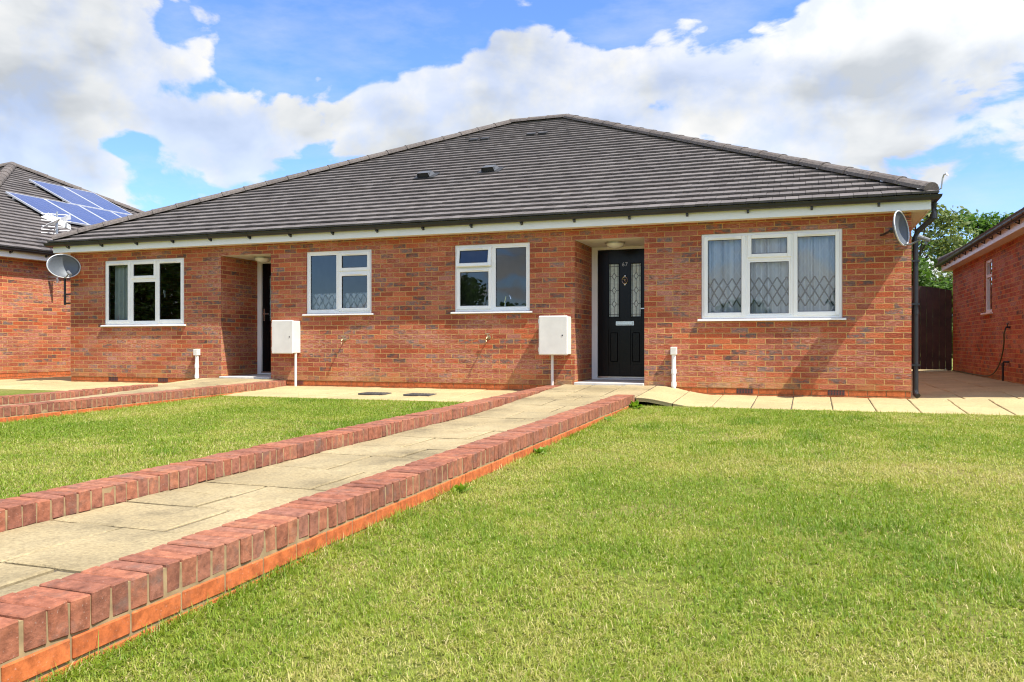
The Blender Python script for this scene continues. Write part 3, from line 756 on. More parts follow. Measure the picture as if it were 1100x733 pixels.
# downpipe with swan neck on the right-hand corner
dp = MB()
px, py = HX1 + .055, HY0 + .07
dp.tube([(HX1 + .255, HY0 - .02, 2.47), (HX1 + .255, HY0 - .02, 2.33), (HX1 + .235, HY0 - .01, 2.27), (HX1 + .08, HY0 + .06, 2.13), (px, py, 2.06), (px, py, .06)], .034, 14)
for z in (2.03, 2.30, 1.10): dp.tube([(px if z < 2.2 else HX1 + .25, py if z < 2.2 else HY0 - .017, z - .03), (px if z < 2.2 else HX1 + .25, py if z < 2.2 else HY0 - .017, z + .03)], .041, 14)
for z in (1.75, 1.20, .42): dp.box(HX1 + .001, HX1 + .10, py - .045, py + .045, z - .012, z + .012)
dp.tube([(px, py, .10), (px, py - .02, .055), (px + .02, py - .06, .03)], .036, 12)
dp.build('downpipe', M['black'], H, smooth=False)
# roof furniture
zr = lambda y: 2.545 + (y - (HY0 - .25)) * TP
def tile_vent(x, y, w, l, h_):
    v = MB(); B = Matrix.Translation((x, y, zr(y) + .04)) @ Matrix.Rotation(PITCH, 4, 'X')
    v.box(-w / 2 - .08, w / 2 + .08, -.02, l + .05, -.02, .012, 1, B)
    v.add([(-w / 2, 0, .02), (w / 2, 0, .02), (w / 2, l, .012), (-w / 2, l, .012), (-w / 2 + .02, -.01, h_), (w / 2 - .02, -.01, h_), (w / 2 - .03, l * .7, h_ * .9), (-w / 2 + .03, l * .7, h_ * .9)],
          [(4, 5, 6, 7), (0, 4, 7, 3), (1, 2, 6, 5), (2, 3, 7, 6)], 0, B)
    v.box(-w / 2 + .01, w / 2 - .01, .03, .04, .01, h_ - .01, 1, B)
    v.build('roof_vent', [M['vent'], M['gasket']], H)
tile_vent(-6.70, 13.68, .26, .26, .10); tile_vent(-5.44, 13.73, .26, .26, .10)
def ridge_slot(x, y):
    v = MB(); B = Matrix.Translation((x, y, zr(y) + .03)) @ Matrix.Rotation(PITCH, 4, 'X')
    for s in (-.13, .13): v.box(s - .09, s + .09, -.02, .10, -.01, .045, 0, B)
    v.build('slot_vent', M['gasket'], H)
ridge_slot(-6.72, 16.42); ridge_slot(-5.42, 16.46)
hi_ = MB(); hi_.tube([(HX1 + .25, HY0 - .25, 2.58), (HX1 + .30, HY0 - .30, 2.60), (HX1 + .312, HY0 - .312, 2.72), (HX1 + .325, HY0 - .325, 2.76), (HX1 + .35, HY0 - .35, 2.765), (HX1 + .36, HY0 - .36, 2.74)], .009, 8); hi_.build('hip_iron', M['steel'], H)

# ---- neighbours
NL = house('brick_bungalow', 'red brick bungalow at the left edge of the photo with solar panels on its roof', -27.0, -14.85, 10.71, 22.78, .02, (), (), ('right', 'front'),
           (), [(1, 10.9 + .8 * k) for k in range(15)])
NR = house('brick_bungalow', 'red brick bungalow at the right edge, its wall in shade with a hose', 3.03, 13.2, 11.55, 20.8, -.02, (), [(16.56, 17.26, 1.26, 2.22)], ('left',),
           (), [(-1, 11.7 + .62 * k) for k in range(15)])
# small side window of the right-hand neighbour
sw = MB(); x_ = 3.03 + .03
sw.cbox(x_, x_ + .06, 16.56, 16.61, 1.26, 2.22, .003); sw.cbox(x_, x_ + .06, 17.21, 17.26, 1.26, 2.22, .003)
for z in (1.26, 1.90, 2.17): sw.cbox(x_ + .001, x_ + .06, 16.61, 17.21, z, z + .05, .003)
swo = sw.build('window', M['upvc'], NR)
pn = MB(); pn.quad((x_ + .03, 17.21, 1.31), (x_ + .03, 16.61, 1.31), (x_ + .03, 16.61, 2.17), (x_ + .03, 17.21, 2.17)); pn.build('pane', M['glass'], swo)
sl = MB(); sl.cbox(3.03 - .05, x_, 16.50, 17.32, 1.225, 1.255, .004); sl.build('sill', M['upvc'], swo)
hb = MB(); hb.box(3.4, 3.5, 16.0, 18.0, .9, 2.4); hb.build('interior', M['plaster'], NR)

# ------------------------------------------------------------------ solar panels on the left-hand neighbour
xe = -14.6; ze_l = .02 + 2.545
def solar(x_top, y0, y1, label):
    """x_top: upper edge; slopes down towards +x"""
    o = empty('solar_panel', (x_top, y0, ze_l + (xe - x_top) * TP)); tag(o, label, 'solar panel', 'solar panels on the left roof')
    B = Matrix.Translation((x_top, (y0 + y1) / 2, ze_l + (xe - x_top) * TP + .14)) @ Matrix.Rotation(PITCH, 4, 'Y')
    w_ = (y1 - y0) / 2 - .008; l_ = 1.66
    g = MB(); g.box(.028, l_ - .028, -w_ + .028, w_ - .028, -.010, .0, 0, B); g.build('solar_glass', M['solar'], o)
    f = MB()
    f.box(0, l_, -w_, -w_ + .028, -.035, .004, 0, B); f.box(0, l_, w_ - .028, w_, -.035, .004, 0, B)
    f.box(0, .028, -w_ + .028, w_ - .028, -.035, .004, 0, B); f.box(l_ - .028, l_, -w_ + .028, w_ - .028, -.035, .004, 0, B)
    f.build('panel_frame', M['rim'], o)
    for q in (.3, l_ - .3):
        r_ = MB(); r_.box(q, q + .04, -w_ - .03, w_ + .02, -.10, -.036, 0, B); r_.build('mounting_rail', M['steel'], o)
order = ['nearest', 'second', 'third', 'farthest']
for k in range(4): solar(-17.83, 14.12 + 1.03 * k, 15.15 + 1.03 * k, 'blue solar panel in the lower row on the left roof, %s from the left' % ['first', 'second', 'third', 'fourth'][k])
for k in range(2): solar(-19.36, 16.0 + 1.05 * k, 17.05 + 1.05 * k, ['blue solar panel at the left of the upper row on the left roof', 'blue solar panel at the right of the upper row on the left roof'][k])

# ------------------------------------------------------------------ television aerial
an = empty('tv_antenna', (-14.62, 12.74, 2.2)); tag(an, 'silver television aerial on a mast in front of the solar panels', 'aerial')
a = MB(); a.tube([(-14.62, 12.74, 1.95), (-14.62, 12.74, 3.42)], .018, 8); a.box(-14.85, -14.60, 12.72, 12.76, 2.06, 2.09); a.box(-14.85, -14.60, 12.72, 12.76, 1.99, 2.02); a.build('mast', M['steel'], an)
bd = Vector((.80, -.60, 0)).normalized(); sd = Vector((-bd.y, bd.x, 0)); bc = Vector((-14.62, 12.74, 3.20))
a = MB(); a.tube([bc - bd * .30, bc + bd * .60], .012, 8); a.build('boom', M['rim'], an)
a = MB()
for k in range(8):
    c_ = bc + bd * (-.18 + .10 * k); l_ = .27 - .010 * k
    for s_ in (-1, 1):
        a.tube([c_, c_ + sd * (l_ * s_) + Vector((0, 0, .11))], .007, 6); a.tube([c_, c_ + sd * (l_ * s_) - Vector((0, 0, .11))], .007, 6)
for z in (-.20, -.13, -.06, .06, .13, .20): a.tube([bc - bd * .28 - sd * .27 + Vector((0, 0, z)), bc - bd * .28 + sd * .27 + Vector((0, 0, z))], .009, 6)
a.tube([bc - bd * .28 - Vector((0, 0, .22)), bc - bd * .28 + Vector((0, 0, .22))], .009, 6)
a.build('elements', M['rim'], an)

# ------------------------------------------------------------------ satellite dishes
def dish(c, mount, label, w_=.285, h_=.215):
    c = Vector(c); o = empty('satellite_dish', c); tag(o, label, 'satellite dish', 'satellite dishes')
    d = Vector((.925, -.36, .12)).normalized(); s = d.cross(Vector((0, 0, 1))).normalized(); u = s.cross(d)
    P = lambda a, b, e: c + s * a + u * b + d * e
    rf = MB(); rn, n_ = 6, 36; V = []
    for side in (0, 1):
        for i in range(rn + 1):
            q = i / rn
            for k in range(n_):
                t = 2 * math.pi * k / n_
                V.append(P(w_ * q * math.cos(t), h_ * q * math.sin(t), .075 * q * q - .012 * side))
    m_ = (rn + 1) * n_; F = []
    for side in (0, 1):
        for i in range(rn):
            for k in range(n_): F.append((side * m_ + i * n_ + k, side * m_ + i * n_ + (k + 1) % n_, side * m_ + (i + 1) * n_ + (k + 1) % n_, side * m_ + (i + 1) * n_ + k))
    for k in range(n_): F.append((rn * n_ + k, rn * n_ + (k + 1) % n_, m_ + rn * n_ + (k + 1) % n_, m_ + rn * n_ + k))
    rf.add(V, F); rf.build('reflector', M['dish'], o, smooth=True)
    rim = MB(); rim.tube([P(w_ * math.cos(2 * math.pi * k / 40), h_ * math.sin(2 * math.pi * k / 40), .072) for k in range(41)], .010, 6, cap=False); rim.build('rim', M['rim'], o, smooth=True)
    arm = MB(); lp = P(0, -h_ * .80, .30)
    arm.tube([P(0, -h_ * .9, .03), P(0, -h_ * 1.02, .15), lp], .011, 8); arm.build('feed_arm', M['greyplastic'], o)
    ln = MB(); dirn = (P(0, 0, .0) - lp).normalized()
    ln.tube([lp - dirn * .08, lp - dirn * .02, lp, lp + dirn * .05, lp + dirn * .06], [.022, .026, .024, .032, .030], 10); ln.tube([lp - dirn * .03, lp - dirn * .03 - u * .07], .012, 8)
    ln.build('feed_horn', M['greyplastic'], o)
    br = MB(); back = P(0, 0, -.06)
    mp_ = Vector(mount) if mount else None
    br.tube([P(0, 0, -.01), back], .035, 8)
    if mp_ is None:      # pole stood off the end wall
        q = Vector((HX0 - .22, 11.62, 0)); br.tube([back, (q.x, q.y, back.z - .02), (q.x, q.y, back.z - .08), (q.x, q.y, 1.42)], .02, 8)
        for z in (1.62, 1.45): br.tube([(q.x, q.y, z), (HX0 - .001, q.y, z)], .016, 8)
        br.box(HX0 - .012, HX0 - .001, q.y - .05, q.y + .05, 1.38, 1.70)
    else: br.tube([back, Vector((back.x * .5 + mp_.x * .5, back.y * .5 + mp_.y * .5, mp_.z)), mp_], .016, 8)
    br.build('bracket', M['black'], o)
    return o
dish((-12.84, 11.30, 2.10), None, 'grey satellite dish at the left-hand end of the middle bungalow, facing the viewer')
dish((1.0, 11.22, 2.115), (.86, 11.54, 2.09), 'grey satellite dish seen edge-on beside the black downpipe')

# ------------------------------------------------------------------ meter boxes, risers, taps, lamps
def meter_box(x0, x1, z0, z1, xp, zp, label, lock):
    o = empty('meter_box', ((x0 + x1) / 2, HY0, zp)); tag(o, label, 'meter box', 'meter boxes on the front wall')
    b = MB(); b.cbox(x0 + .012, x1 - .012, HY0 - .20, HY0 - .001, z0 + .012, z1 - .012, .006); b.build('box', M['grp'], o)
    d = MB(); d.cbox(x0, x1, HY0 - .228, HY0 - .202, z0, z1, .014)
    d.build('lid', M['grp'], o)
    k = MB(); k.lathe([(0, .006), (.010, .005), (.011, 0)], 12, 0, Matrix.Translation((lock, HY0 - .228, z0 + (z1 - z0) * .5)) @ Matrix.Rotation(R(90), 4, 'X')); k.build('lock', M['gasket'], o)
    p = MB(); p.tube([(xp, HY0 - .10, z0 + .013), (xp, HY0 - .10, zp)], .021, 12); p.build('post', M['grp'], o, smooth=False)
    for z in (z0 + .08, z1 - .08):
        g = MB(); g.tube([(x0 - .004, HY0 - .205, z - .03), (x0 - .004, HY0 - .205, z + .03)], .009, 8); g.build('hinge', M['grp'], o)
meter_box(-8.31, -7.89, .53, 1.08, -7.93, -.01, 'white meter box on a post beside the left-hand porch', -7.96)
meter_box(-3.70, -3.26, .53, 1.10, -3.53, .02, 'white meter box on a post beside the door numbered 67', -3.34)
def riser(x, z0, z1, label):
    o = empty('service_pipe', (x, HY0, z0)); tag(o, label, 'service pipe', 'white service pipes on the front wall')
    p = MB(); p.tube([(x, HY0 - .045, z0), (x, HY0 - .045, z1 - .05)], .030, 12); p.build('pipe', M['upvc'], o)
    c = MB(); c.cbox(x - .042, x + .042, HY0 - .09, HY0 - .001, z1 - .11, z1, .006); c.build('cap', M['grp'], o)
    c = MB()
    for z in (z0 + .12, z0 + .30): c.tube([(x, HY0 - .045, z), (x, HY0 - .045, z + .06)], .037, 12)
    c.build('collar', M['upvc'], o)
riser(-9.98, -.02, .60, 'white service pipe under the left-hand end of the wall, left of the left porch')
riser(-1.78, -.02, .65, 'white service pipe between the door numbered 67 and the net-curtained window')
def tap(x, z, label):
    o = empty('garden_tap', (x, HY0, z)); tag(o, label, 'tap', 'taps on the front wall')
    b = MB(); b.tube([(x, HY0 - .001, z), (x, HY0 - .09, z), (x, HY0 - .11, z - .02), (x, HY0 - .112, z - .06)], .011, 10); b.lathe([(.03, 0), (.028, .006), (.012, .008)], 12, 0, Matrix.Translation((x, HY0 - .001, z)) @ Matrix.Rotation(R(90), 4, 'X')); b.build('spout', M['brass'], o)
    h_ = MB(); h_.tube([(x, HY0 - .06, z), (x, HY0 - .06, z + .05)], .009, 8); h_.tube([(x - .035, HY0 - .06, z + .052), (x + .035, HY0 - .06, z + .052)], .008, 8); h_.build('tap_handle', M['brass'], o)
tap(-7.06, .76, 'brass tap on the wall under the window with a half net curtain')
tap(-4.56, .79, 'brass tap on the wall under the window with its vent ajar')
def lamp(x, label):
    o = empty('porch_lamp', (x, HY0 + .45, ZH)); tag(o, label, 'porch lamp', 'porch lamps')
    T = Matrix.Translation((x, HY0 + .45, ZH - .002)) @ Matrix.Rotation(math.pi, 4, 'X')
    b = MB(); b.lathe([(0, 0), (.15, 0), (.15, .022), (.138, .026)], 24, 0, T); b.build('base', M['steel'], o, smooth=False)
    g = MB(); g.lathe([(.138, .022), (.128, .05), (.095, .075), (.05, .088), (0, .092)], 24, 0, T); g.build('diffuser', M['lampglass'], o, smooth=True)
lamp(-2.72, 'round white porch lamp on the ceiling above the door numbered 67')
lamp(2 * MID + 2.72, 'round white porch lamp on the ceiling of the left-hand porch')

# ------------------------------------------------------------------ curtains
def curtain(name, x0, x1, z0, z1, y, m, label, cat, amp=.02, fold=.11, group=None):
    n_ = int((x1 - x0) / .008); V = []; F = []
    for i in range(n_ + 1):
        x = x0 + (x1 - x0) * i / n_
        ph = 2 * math.pi * x / fold + 1.6 * math.sin(x * 9.1) + .8 * math.sin(x * 23)
        for j, z in enumerate((z0, (z0 + z1) / 2, z1)):
            V.append((x + .004 * math.sin(ph * .7 + j), y + amp * math.sin(ph) * (1, .9, .7)[j], z))
    for i in range(n_):
        for j in range(2): F.append((i * 3 + j, (i + 1) * 3 + j, (i + 1) * 3 + j + 1, i * 3 + j + 1))
    mb = MB(); mb.add(V, F); o = mb.build(name, m, None, smooth=True)
    lay = o.data.uv_layers.new(name='UVMap')
    for p in o.data.polygons:
        for li in p.loop_indices:
            c_ = o.data.vertices[o.data.loops[li].vertex_index].co; lay.data[li].uv = (c_.x + 40, c_.z)
    tag(o, label, cat, group); return o
curtain('net_curtain', wR[0] + .03, wR[1] - .03, 1.05, ZH - .02, HY0 + .145, M['net'], 'white lace net curtain with diamonds filling the right-hand window', 'net curtain', .034, .13)
curtain('net_curtain', wN[0] + .03, wN[1] - .03, 1.20, 1.52, HY0 + .12, M['cafe'], 'short white half net curtain across the lower part of a window', 'net curtain', .014, .09)
curtain('curtain', wL[0] + .10, wL[0] + .54, 1.04, ZH - .02, HY0 + .17, M['curtain'], 'pale green curtain drawn to the side in the far left window', 'curtain', .03, .10)
o = MB(); o.cbox(wL[0] + 1.42, wL[0] + 1.75, HY0 + .35, HY0 + .42, 1.0, 1.30, .01); tag(o.build('picture_board', plain('tan_board', (.30, .17, .05), .6)), 'tan board standing inside the far left window', 'board')
o = MB(); o.lathe([(0, 1.02), (.06, 1.02), (.075, 1.10), (.05, 1.20), (.03, 1.24), (.035, 1.27)], 14, 0, Matrix.Translation((wL[0] + .17, HY0 + .22, 0)))
tag(o.build('vase', plain('pinkish_vase', (.45, .32, .30), .4), None, True), 'pale vase on the window ledge beside the pale green curtain', 'vase')
o = MB(); o.tube([(wM[0] + .75, HY0 + .20, 1.21), (wM[0] + .75, HY0 + .20, 1.34), (wM[0] + .77, HY0 + .20, 1.42), (wM[0] + .83, HY0 + .20, 1.43), (wM[0] + .85, HY0 + .20, 1.37)], .014, 8); o.cbox(wM[0] + .70, wM[0] + .80, HY0 + .16, HY0 + .24, 1.195, 1.215, .004)
tag(o.build('kitchen_tap', M['chrome']), 'curved chrome kitchen tap inside the window with its vent ajar', 'tap')

# ------------------------------------------------------------------ paving
def slabs(name, rects, zf, m, bed, gap=.017):
    """rects: (x0,x1,y0,y1); zf(x,y) the top"""
    mb = MB()
    for (x0, x1, y0, y1) in rects:
        g = gap / 2 + random.uniform(0, .002); dz = random.uniform(-.003, .003); n_ = 6
        xs = [x0 + g, x0 + g + .008] + [x0 + (x1 - x0) * i / n_ for i in range(1, n_)] + [x1 - g - .008, x1 - g]
        ys = [y0 + g, y0 + g + .008] + [y0 + (y1 - y0) * i / n_ for i in range(1, n_)] + [y1 - g - .008, y1 - g]
        k = len(xs); V = []
        for j, y in enumerate(ys):
            for i, x in enumerate(xs):
                e = i in (0, k - 1) or j in (0, k - 1)
                w_ = .006 * mnoise.noise((x * 5.3, y * 5.3, 1.7)) + .003 * mnoise.noise((x * 17, y * 17, 4.2))
                jx = random.uniform(-.002, .002) if e else 0
                V.append((x + jx, y + (random.uniform(-.002, .002) if e else 0), zf(x, y) + dz + (-.005 if e else w_)))
        F = [(j * k + i, j * k + i + 1, (j + 1) * k + i + 1, (j + 1) * k + i) for j in range(k - 1) for i in range(k - 1)]
        b0 = len(V)
        per = [i for i in range(k)] + [j * k + k - 1 for j in range(1, k)] + [(k - 1) * k + i for i in range(k - 2, -1, -1)] + [j * k for j in range(k - 2, 0, -1)]
        for q in per: V.append((V[q][0], V[q][1], V[q][2] - .045))
        F += [(per[i], b0 + i, b0 + (i + 1) % len(per), per[(i + 1) % len(per)]) for i in range(len(per))]
        mb.add(V, F, 0)
    for (x0, x1, y0, y1) in bed:
        n_ = max(1, int((y1 - y0) / .2))
        for j in range(n_):
            ya, yb = y0 + (y1 - y0) * j / n_, y0 + (y1 - y0) * (j + 1) / n_
            mb.quad((x0, ya, zf(x0, ya) - .011), (x1, ya, zf(x1, ya) - .011), (x1, yb, zf(x1, yb) - .011), (x0, yb, zf(x0, yb) - .011), 1)
    return tag(mb.build(name, [m, M['joint']]), kind='structure')

def path_rects(x0, x1, y0, y1):
    out = []; y = y0; k = 0; W = x1 - x0
    while y < y1 - .05:
        d = (.60, .45, .60, .60)[k % 4]
        if y + d > y1 - .15: d = y1 - y
        s = (.40, .60, .40, .66)[k % 4] * W
        if k % 3 == 1 and d > .5:
            out += [(x0, x0 + s, y, y + d / 2), (x0, x0 + s, y + d / 2, y + d), (x0 + s, x1, y, y + d)]
        else: out += [(x0, x0 + s, y, y + d), (x0 + s, x1, y, y + d)]
        y += d; k += 1
    return out
pz = lambda x, y: path_z(y)
slabs('path', path_rects(-3.375, -2.252, -2.2, 10.05), pz, M['path'], [(-3.375, -2.252, -2.2, 10.05)])
# landing by the right-hand door, falling away to the front terrace
def landing_z(x, y):
    t = min(1, max(0, (-1.25 - x) / .75)); t = t * t * (3 - 2 * t)
    return terr_z(x, y) * (1 - t) + path_z(y) * t
def terr_z(x, y):
    z = -.042 * max(0, 11.55 - y)
    if x > 1.2: z += .085 * min(1, (x - 1.2) / 1.8) * min(1, max(0, (y - 11.0) / 1.5))
    return z - .004
def grid(x0, x1, y0, y1, dx, dy, stag=0):
    out = []; j = 0; y = y0
    while y < y1 - .02:
        yb = min(y + dy, y1)
        if y1 - yb < .08: yb = y1
        x = x0 - (dx * stag if j % 2 else 0)
        while x < x1 - .02:
            xa, xb = max(x, x0), min(x + dx, x1)
            if xb - xa > .03: out.append((xa, xb, y, yb))
            x += dx
        y = yb; j += 1
    return out
E0 = HY0 - .003
slabs('landing', grid(-3.375, -2.032, 10.055, E0, .45, .5), pz, M['path'], [(-3.375, -2.032, 10.055, E0)])
slabs('terrace', grid(-2.03, 7.6, 10.06, E0, .456, .75), landing_z, M['patio'], [(-2.03 + .1 * k, -2.03 + .1 * (k + 1), 10.06, E0) for k in range(96)], .010)
slabs('terrace', grid(HX1 + .003, 3.02, E0 + .003, 26, .60, .60), terr_z, M['patio'], [(HX1 + .003 + .3 * k, min(3.02, HX1 + .003 + .3 * (k + 1)), E0 + .003, 26) for k in range(7) if HX1 + .3 * k < 3.0], .009)
slabs('terrace', grid(-8.19, -3.61, 9.85, E0, .60, .57), lambda x, y: -.036 * (11.55 - y) - .002, M['patio'], [(-8.19, -3.61, 9.85, E0)], .010)
slabs('path', path_rects(2 * MID + 2.252, 2 * MID + 3.375, 0.6, 10.05), pz, M['path'], [(2 * MID + 2.252, 2 * MID + 3.375, .6, 10.05)])
slabs('landing', grid(2 * MID + 2.032, 2 * MID + 3.375, 10.055, E0, .45, .5), pz, M['path'], [(2 * MID + 2.032, 2 * MID + 3.375, 10.055, E0)])
lz = lambda x, y: landing_z(2 * MID - x, y) if x > HX0 - .5 else terr_z(-5, y)
slabs('terrace', grid(-14.84, 2 * MID + 2.03, 9.5, E0, .456, .70), lz, M['patio'], [(-14.84 + .4 * k, min(2 * MID + 2.03, -14.84 + .4 * (k + 1)), 9.5, E0) for k in range(14)])
slabs('terrace', grid(-14.84, HX0 - .003, E0 + .003, 24, .60, .60), lambda x, y: -.004, M['patio'], [(-14.84, HX0 - .003, E0 + .003, 24)])

# ------------------------------------------------------------------ low brick walls along the paths
def low_wall(x0, x1, y0, y1, label, dip=None):
    """coping of bricks on edge over courses of smooth orange stretchers"""
    o = empty('low_brick_wall', ((x0 + x1) / 2, (y0 + y1) / 2, coping_z((y0 + y1) / 2) - .3)); tag(o, label, 'brick wall', 'low brick walls along the paths')
    c = MB(); n_ = int((y1 - y0) / .0762); st = (y1 - y0) / n_
    for k in range(n_):
        ya = y0 + k * st + .0045; yb = ya + .0675 + random.uniform(-.002, .002); yc = (ya + yb) / 2; zt = coping_z(yc) + random.uniform(-.003, .003)
        B = Matrix.Translation(((x0 + x1) / 2, yc, zt)) @ Matrix.Rotation(random.uniform(-.008, .008), 4, 'Z') @ Matrix.Rotation(random.uniform(-.008, .008) + .0145, 4, 'X') @ Matrix.Rotation(random.uniform(-.006, .006), 4, 'Y')
        hw = (x1 - x0) / 2 + random.uniform(-.003, .003)
        c.cbox(-hw, hw, -(yb - ya) / 2, (yb - ya) / 2, -.1025, 0, random.uniform(.003, .0055), 0, B, .0026)
    c.build('coping', M['coping'], o)
    s = MB(); wi = .012
    for r_ in range(4):
        zo = -.1125 - .075 * r_; y = y0 - (.1125 if r_ % 2 else 0) - (.03 if r_ == 2 else 0)
        while y < y1:
            a, b = max(y, y0), min(y + .215, y1)
            if b - a > .03:
                zt = coping_z((a + b) / 2) + zo
                B = Matrix.Translation((0, (a + b) / 2, zt)) @ Matrix.Rotation(.0145, 4, 'X')
                rx = -.001 if r_ % 2 else -.003
                s.cbox(x0 + rx + random.uniform(0, .003), x1 - rx - random.uniform(0, .003), -(b - a) / 2, (b - a) / 2, -.065, 0, .004, 0, B, .001)
            y += .225
    s.build('base_course', M['plinth'], o)
    m = MB(); k_ = int((y1 - y0) / .5)
    for i in range(k_):
        a, b = y0 + .008 + (y1 - y0 - .016) * i / k_, y0 + .008 + (y1 - y0 - .016) * (i + 1) / k_
        for e, zt_, zb_ in ((.0045, -.011, -.42),):
            za, zb = coping_z(a), coping_z(b)
            m.add([(x0 + e, a, za + zb_), (x1 - e, a, za + zb_), (x1 - e, b, zb + zb_), (x0 + e, b, zb + zb_), (x0 + e, a, za + zt_), (x1 - e, a, za + zt_), (x1 - e, b, zb + zt_), (x0 + e, b, zb + zt_)],
                  [(4, 5, 6, 7), (1, 2, 6, 5), (3, 0, 4, 7)] + ([(0, 1, 5, 4)] if i == 0 else []) + ([(2, 3, 7, 6)] if i == k_ - 1 else []))
    m.build('mortar', M['mortar'], o)
    return o
low_wall(-2.250, -2.032, -2.0, 10.05, 'low red brick wall beside the right-hand lawn, nearest the viewer')
low_wall(-3.598, -3.380, -1.2, 11.45, 'low red brick wall between the left lawn and the main path')
low_wall(2 * MID + 3.380, 2 * MID + 3.598, .6, 11.45, 'low red brick wall beyond the left lawn, with an orange base showing')
low_wall(2 * MID + 2.032, 2 * MID + 2.250, .6, 10.05, 'low red brick wall farthest left, short and partly hidden by the next wall')

# ------------------------------------------------------------------ drain covers
for x, y, label in ((-5.95, 10.55, 'left of two grey drain covers set in the paving under the middle windows'), (-5.22, 10.55, 'right of two grey drain covers set in the paving under the middle windows')):
    z = -.036 * (11.55 - y) + .004
    o = MB(); o.cbox(x - .20, x + .20, y - .14, y + .14, z - .01, z + .012, .004, 0)
    for k in range(7): o.box(x - .17 + .05 * k, x - .14 + .05 * k, y - .11, y + .11, z + .012, z + .016, 0)
    tag(o.build('drain_cover', M['iron']), label, 'drain cover', 'drain covers in the paving')

# ------------------------------------------------------------------ side passage: gate, hose, pipe
gt = empty('garden_gate', (2.1, 20.9, .1)); tag(gt, 'dark brown wooden gate with a curved top between the two bungalows', 'gate')
b = MB(); nb = 14; gx0, gx1 = 1.22, 3.029
for k in range(nb):
    xa = gx0 + (gx1 - gx0) * k / nb; xb = gx0 + (gx1 - gx0) * (k + 1) / nb - .004
    f_ = lambda x: 1.90 + .13 * math.sin(math.pi * (x - gx0) / (gx1 - gx0))
    y_ = 20.90 + random.uniform(-.002, .002)
    b.add([(xa, y_, .10), (xb, y_, .10), (xb, y_, f_(xb)), (xa, y_, f_(xa)), (xa, y_ + .02, .10), (xb, y_ + .02, .10), (xb, y_ + .02, f_(xb)), (xa, y_ + .02, f_(xa))],
          [(0, 1, 2, 3), (4, 7, 6, 5), (0, 3, 7, 4), (1, 5, 6, 2), (3, 2, 6, 7), (0, 4, 5, 1)])
b.build('boards', M['wood'], gt)
b = MB()
for z in (.30, 1.0, 1.65): b.box(gx0, gx1, 20.925, 20.965, z, z + .09)
b.build('rail', M['wood'], gt)
b = MB(); b.box(gx0, gx0 + .08, 20.97, 21.05, -.1, 1.9); b.box(gx1 - .08, gx1, 20.97, 21.05, -.1, 1.9); b.build('gate_post', M['wood'], gt)

hs = MB(); hx = 3.03
pts = [(hx - .07, 15.15, .92), (hx - .085, 15.17, .85), (hx - .06, 15.30, .70), (hx - .05, 15.55, .45), (hx - .05, 15.90, .26), (hx - .06, 16.30, .15), (hx - .08, 16.7, .115), (hx - .06, 17.3, .108), (hx - .10, 18.2, .108), (hx - .07, 19.2, .108), (hx - .12, 20.3, .108)]
sm = []
for i in range(len(pts) - 1):
    p0, p1, p2, p3 = [Vector(pts[max(0, min(len(pts) - 1, i + k))]) for k in (-1, 0, 1, 2)]
    for t in (0, .25, .5, .75): sm.append(.5 * ((2 * p1) + (p2 - p0) * t + (2 * p0 - 5 * p1 + 4 * p2 - p3) * t * t + (3 * p1 - p0 - 3 * p2 + p3) * t ** 3))
hs.tube(sm, .011, 8); tag(hs.build('hose', M['hose'], None, True), 'green garden hose hanging from a tap on the shaded right wall', 'hose')
o = empty('garden_tap', (hx, 15.15, .93)); tag(o, 'dark tap on the shaded right wall with a hose attached', 'tap')
b = MB(); b.tube([(hx, 15.15, .96), (hx - .06, 15.15, .96), (hx - .07, 15.15, .92)], .014, 8); b.build('spout', M['black'], o)
b = MB(); b.tube([(hx - .04, 15.15, .96), (hx - .04, 15.15, 1.02)], .01, 8); b.tube([(hx - .04, 15.10, 1.02), (hx - .04, 15.20, 1.02)], .009, 8); b.build('tap_handle', M['black'], o)
o = MB(); o.tube([(hx, 15.2, .40), (hx - .07, 15.25, .40), (hx - .08, 15.27, .37), (hx - .08, 15.28, .09)], .017, 10); o.tube([(hx - .08, 15.27, .33), (hx - .08, 15.27, .38)], .023, 10)
tag(o.build('waste_pipe', M['black']), 'short black waste pipe low on the shaded right wall', 'pipe')

# ------------------------------------------------------------------ ground
gm = MB()
ys = [-220, -60, -20] + [-8 + .5 * k for k in range(37)] + [10.1, 10.5, 11, 12, 16, 22, 30, 60, 140, 400]
xs = [-400, -120, -60, -30] + [-16 + .5 * k for k in range(53)] + [16, 30, 60, 120, 400]
ys = sorted(set(ys)); 
V = [(x, y, ground_z(x, y)) for y in ys for x in xs]; k = len(xs)
gm.add(V, [(j * k + i, j * k + i + 1, (j + 1) * k + i + 1, (j + 1) * k + i) for j in range(len(ys) - 1) for i in range(k - 1)])
tag(gm.build('ground', M['turf'], None, True), kind='structure')

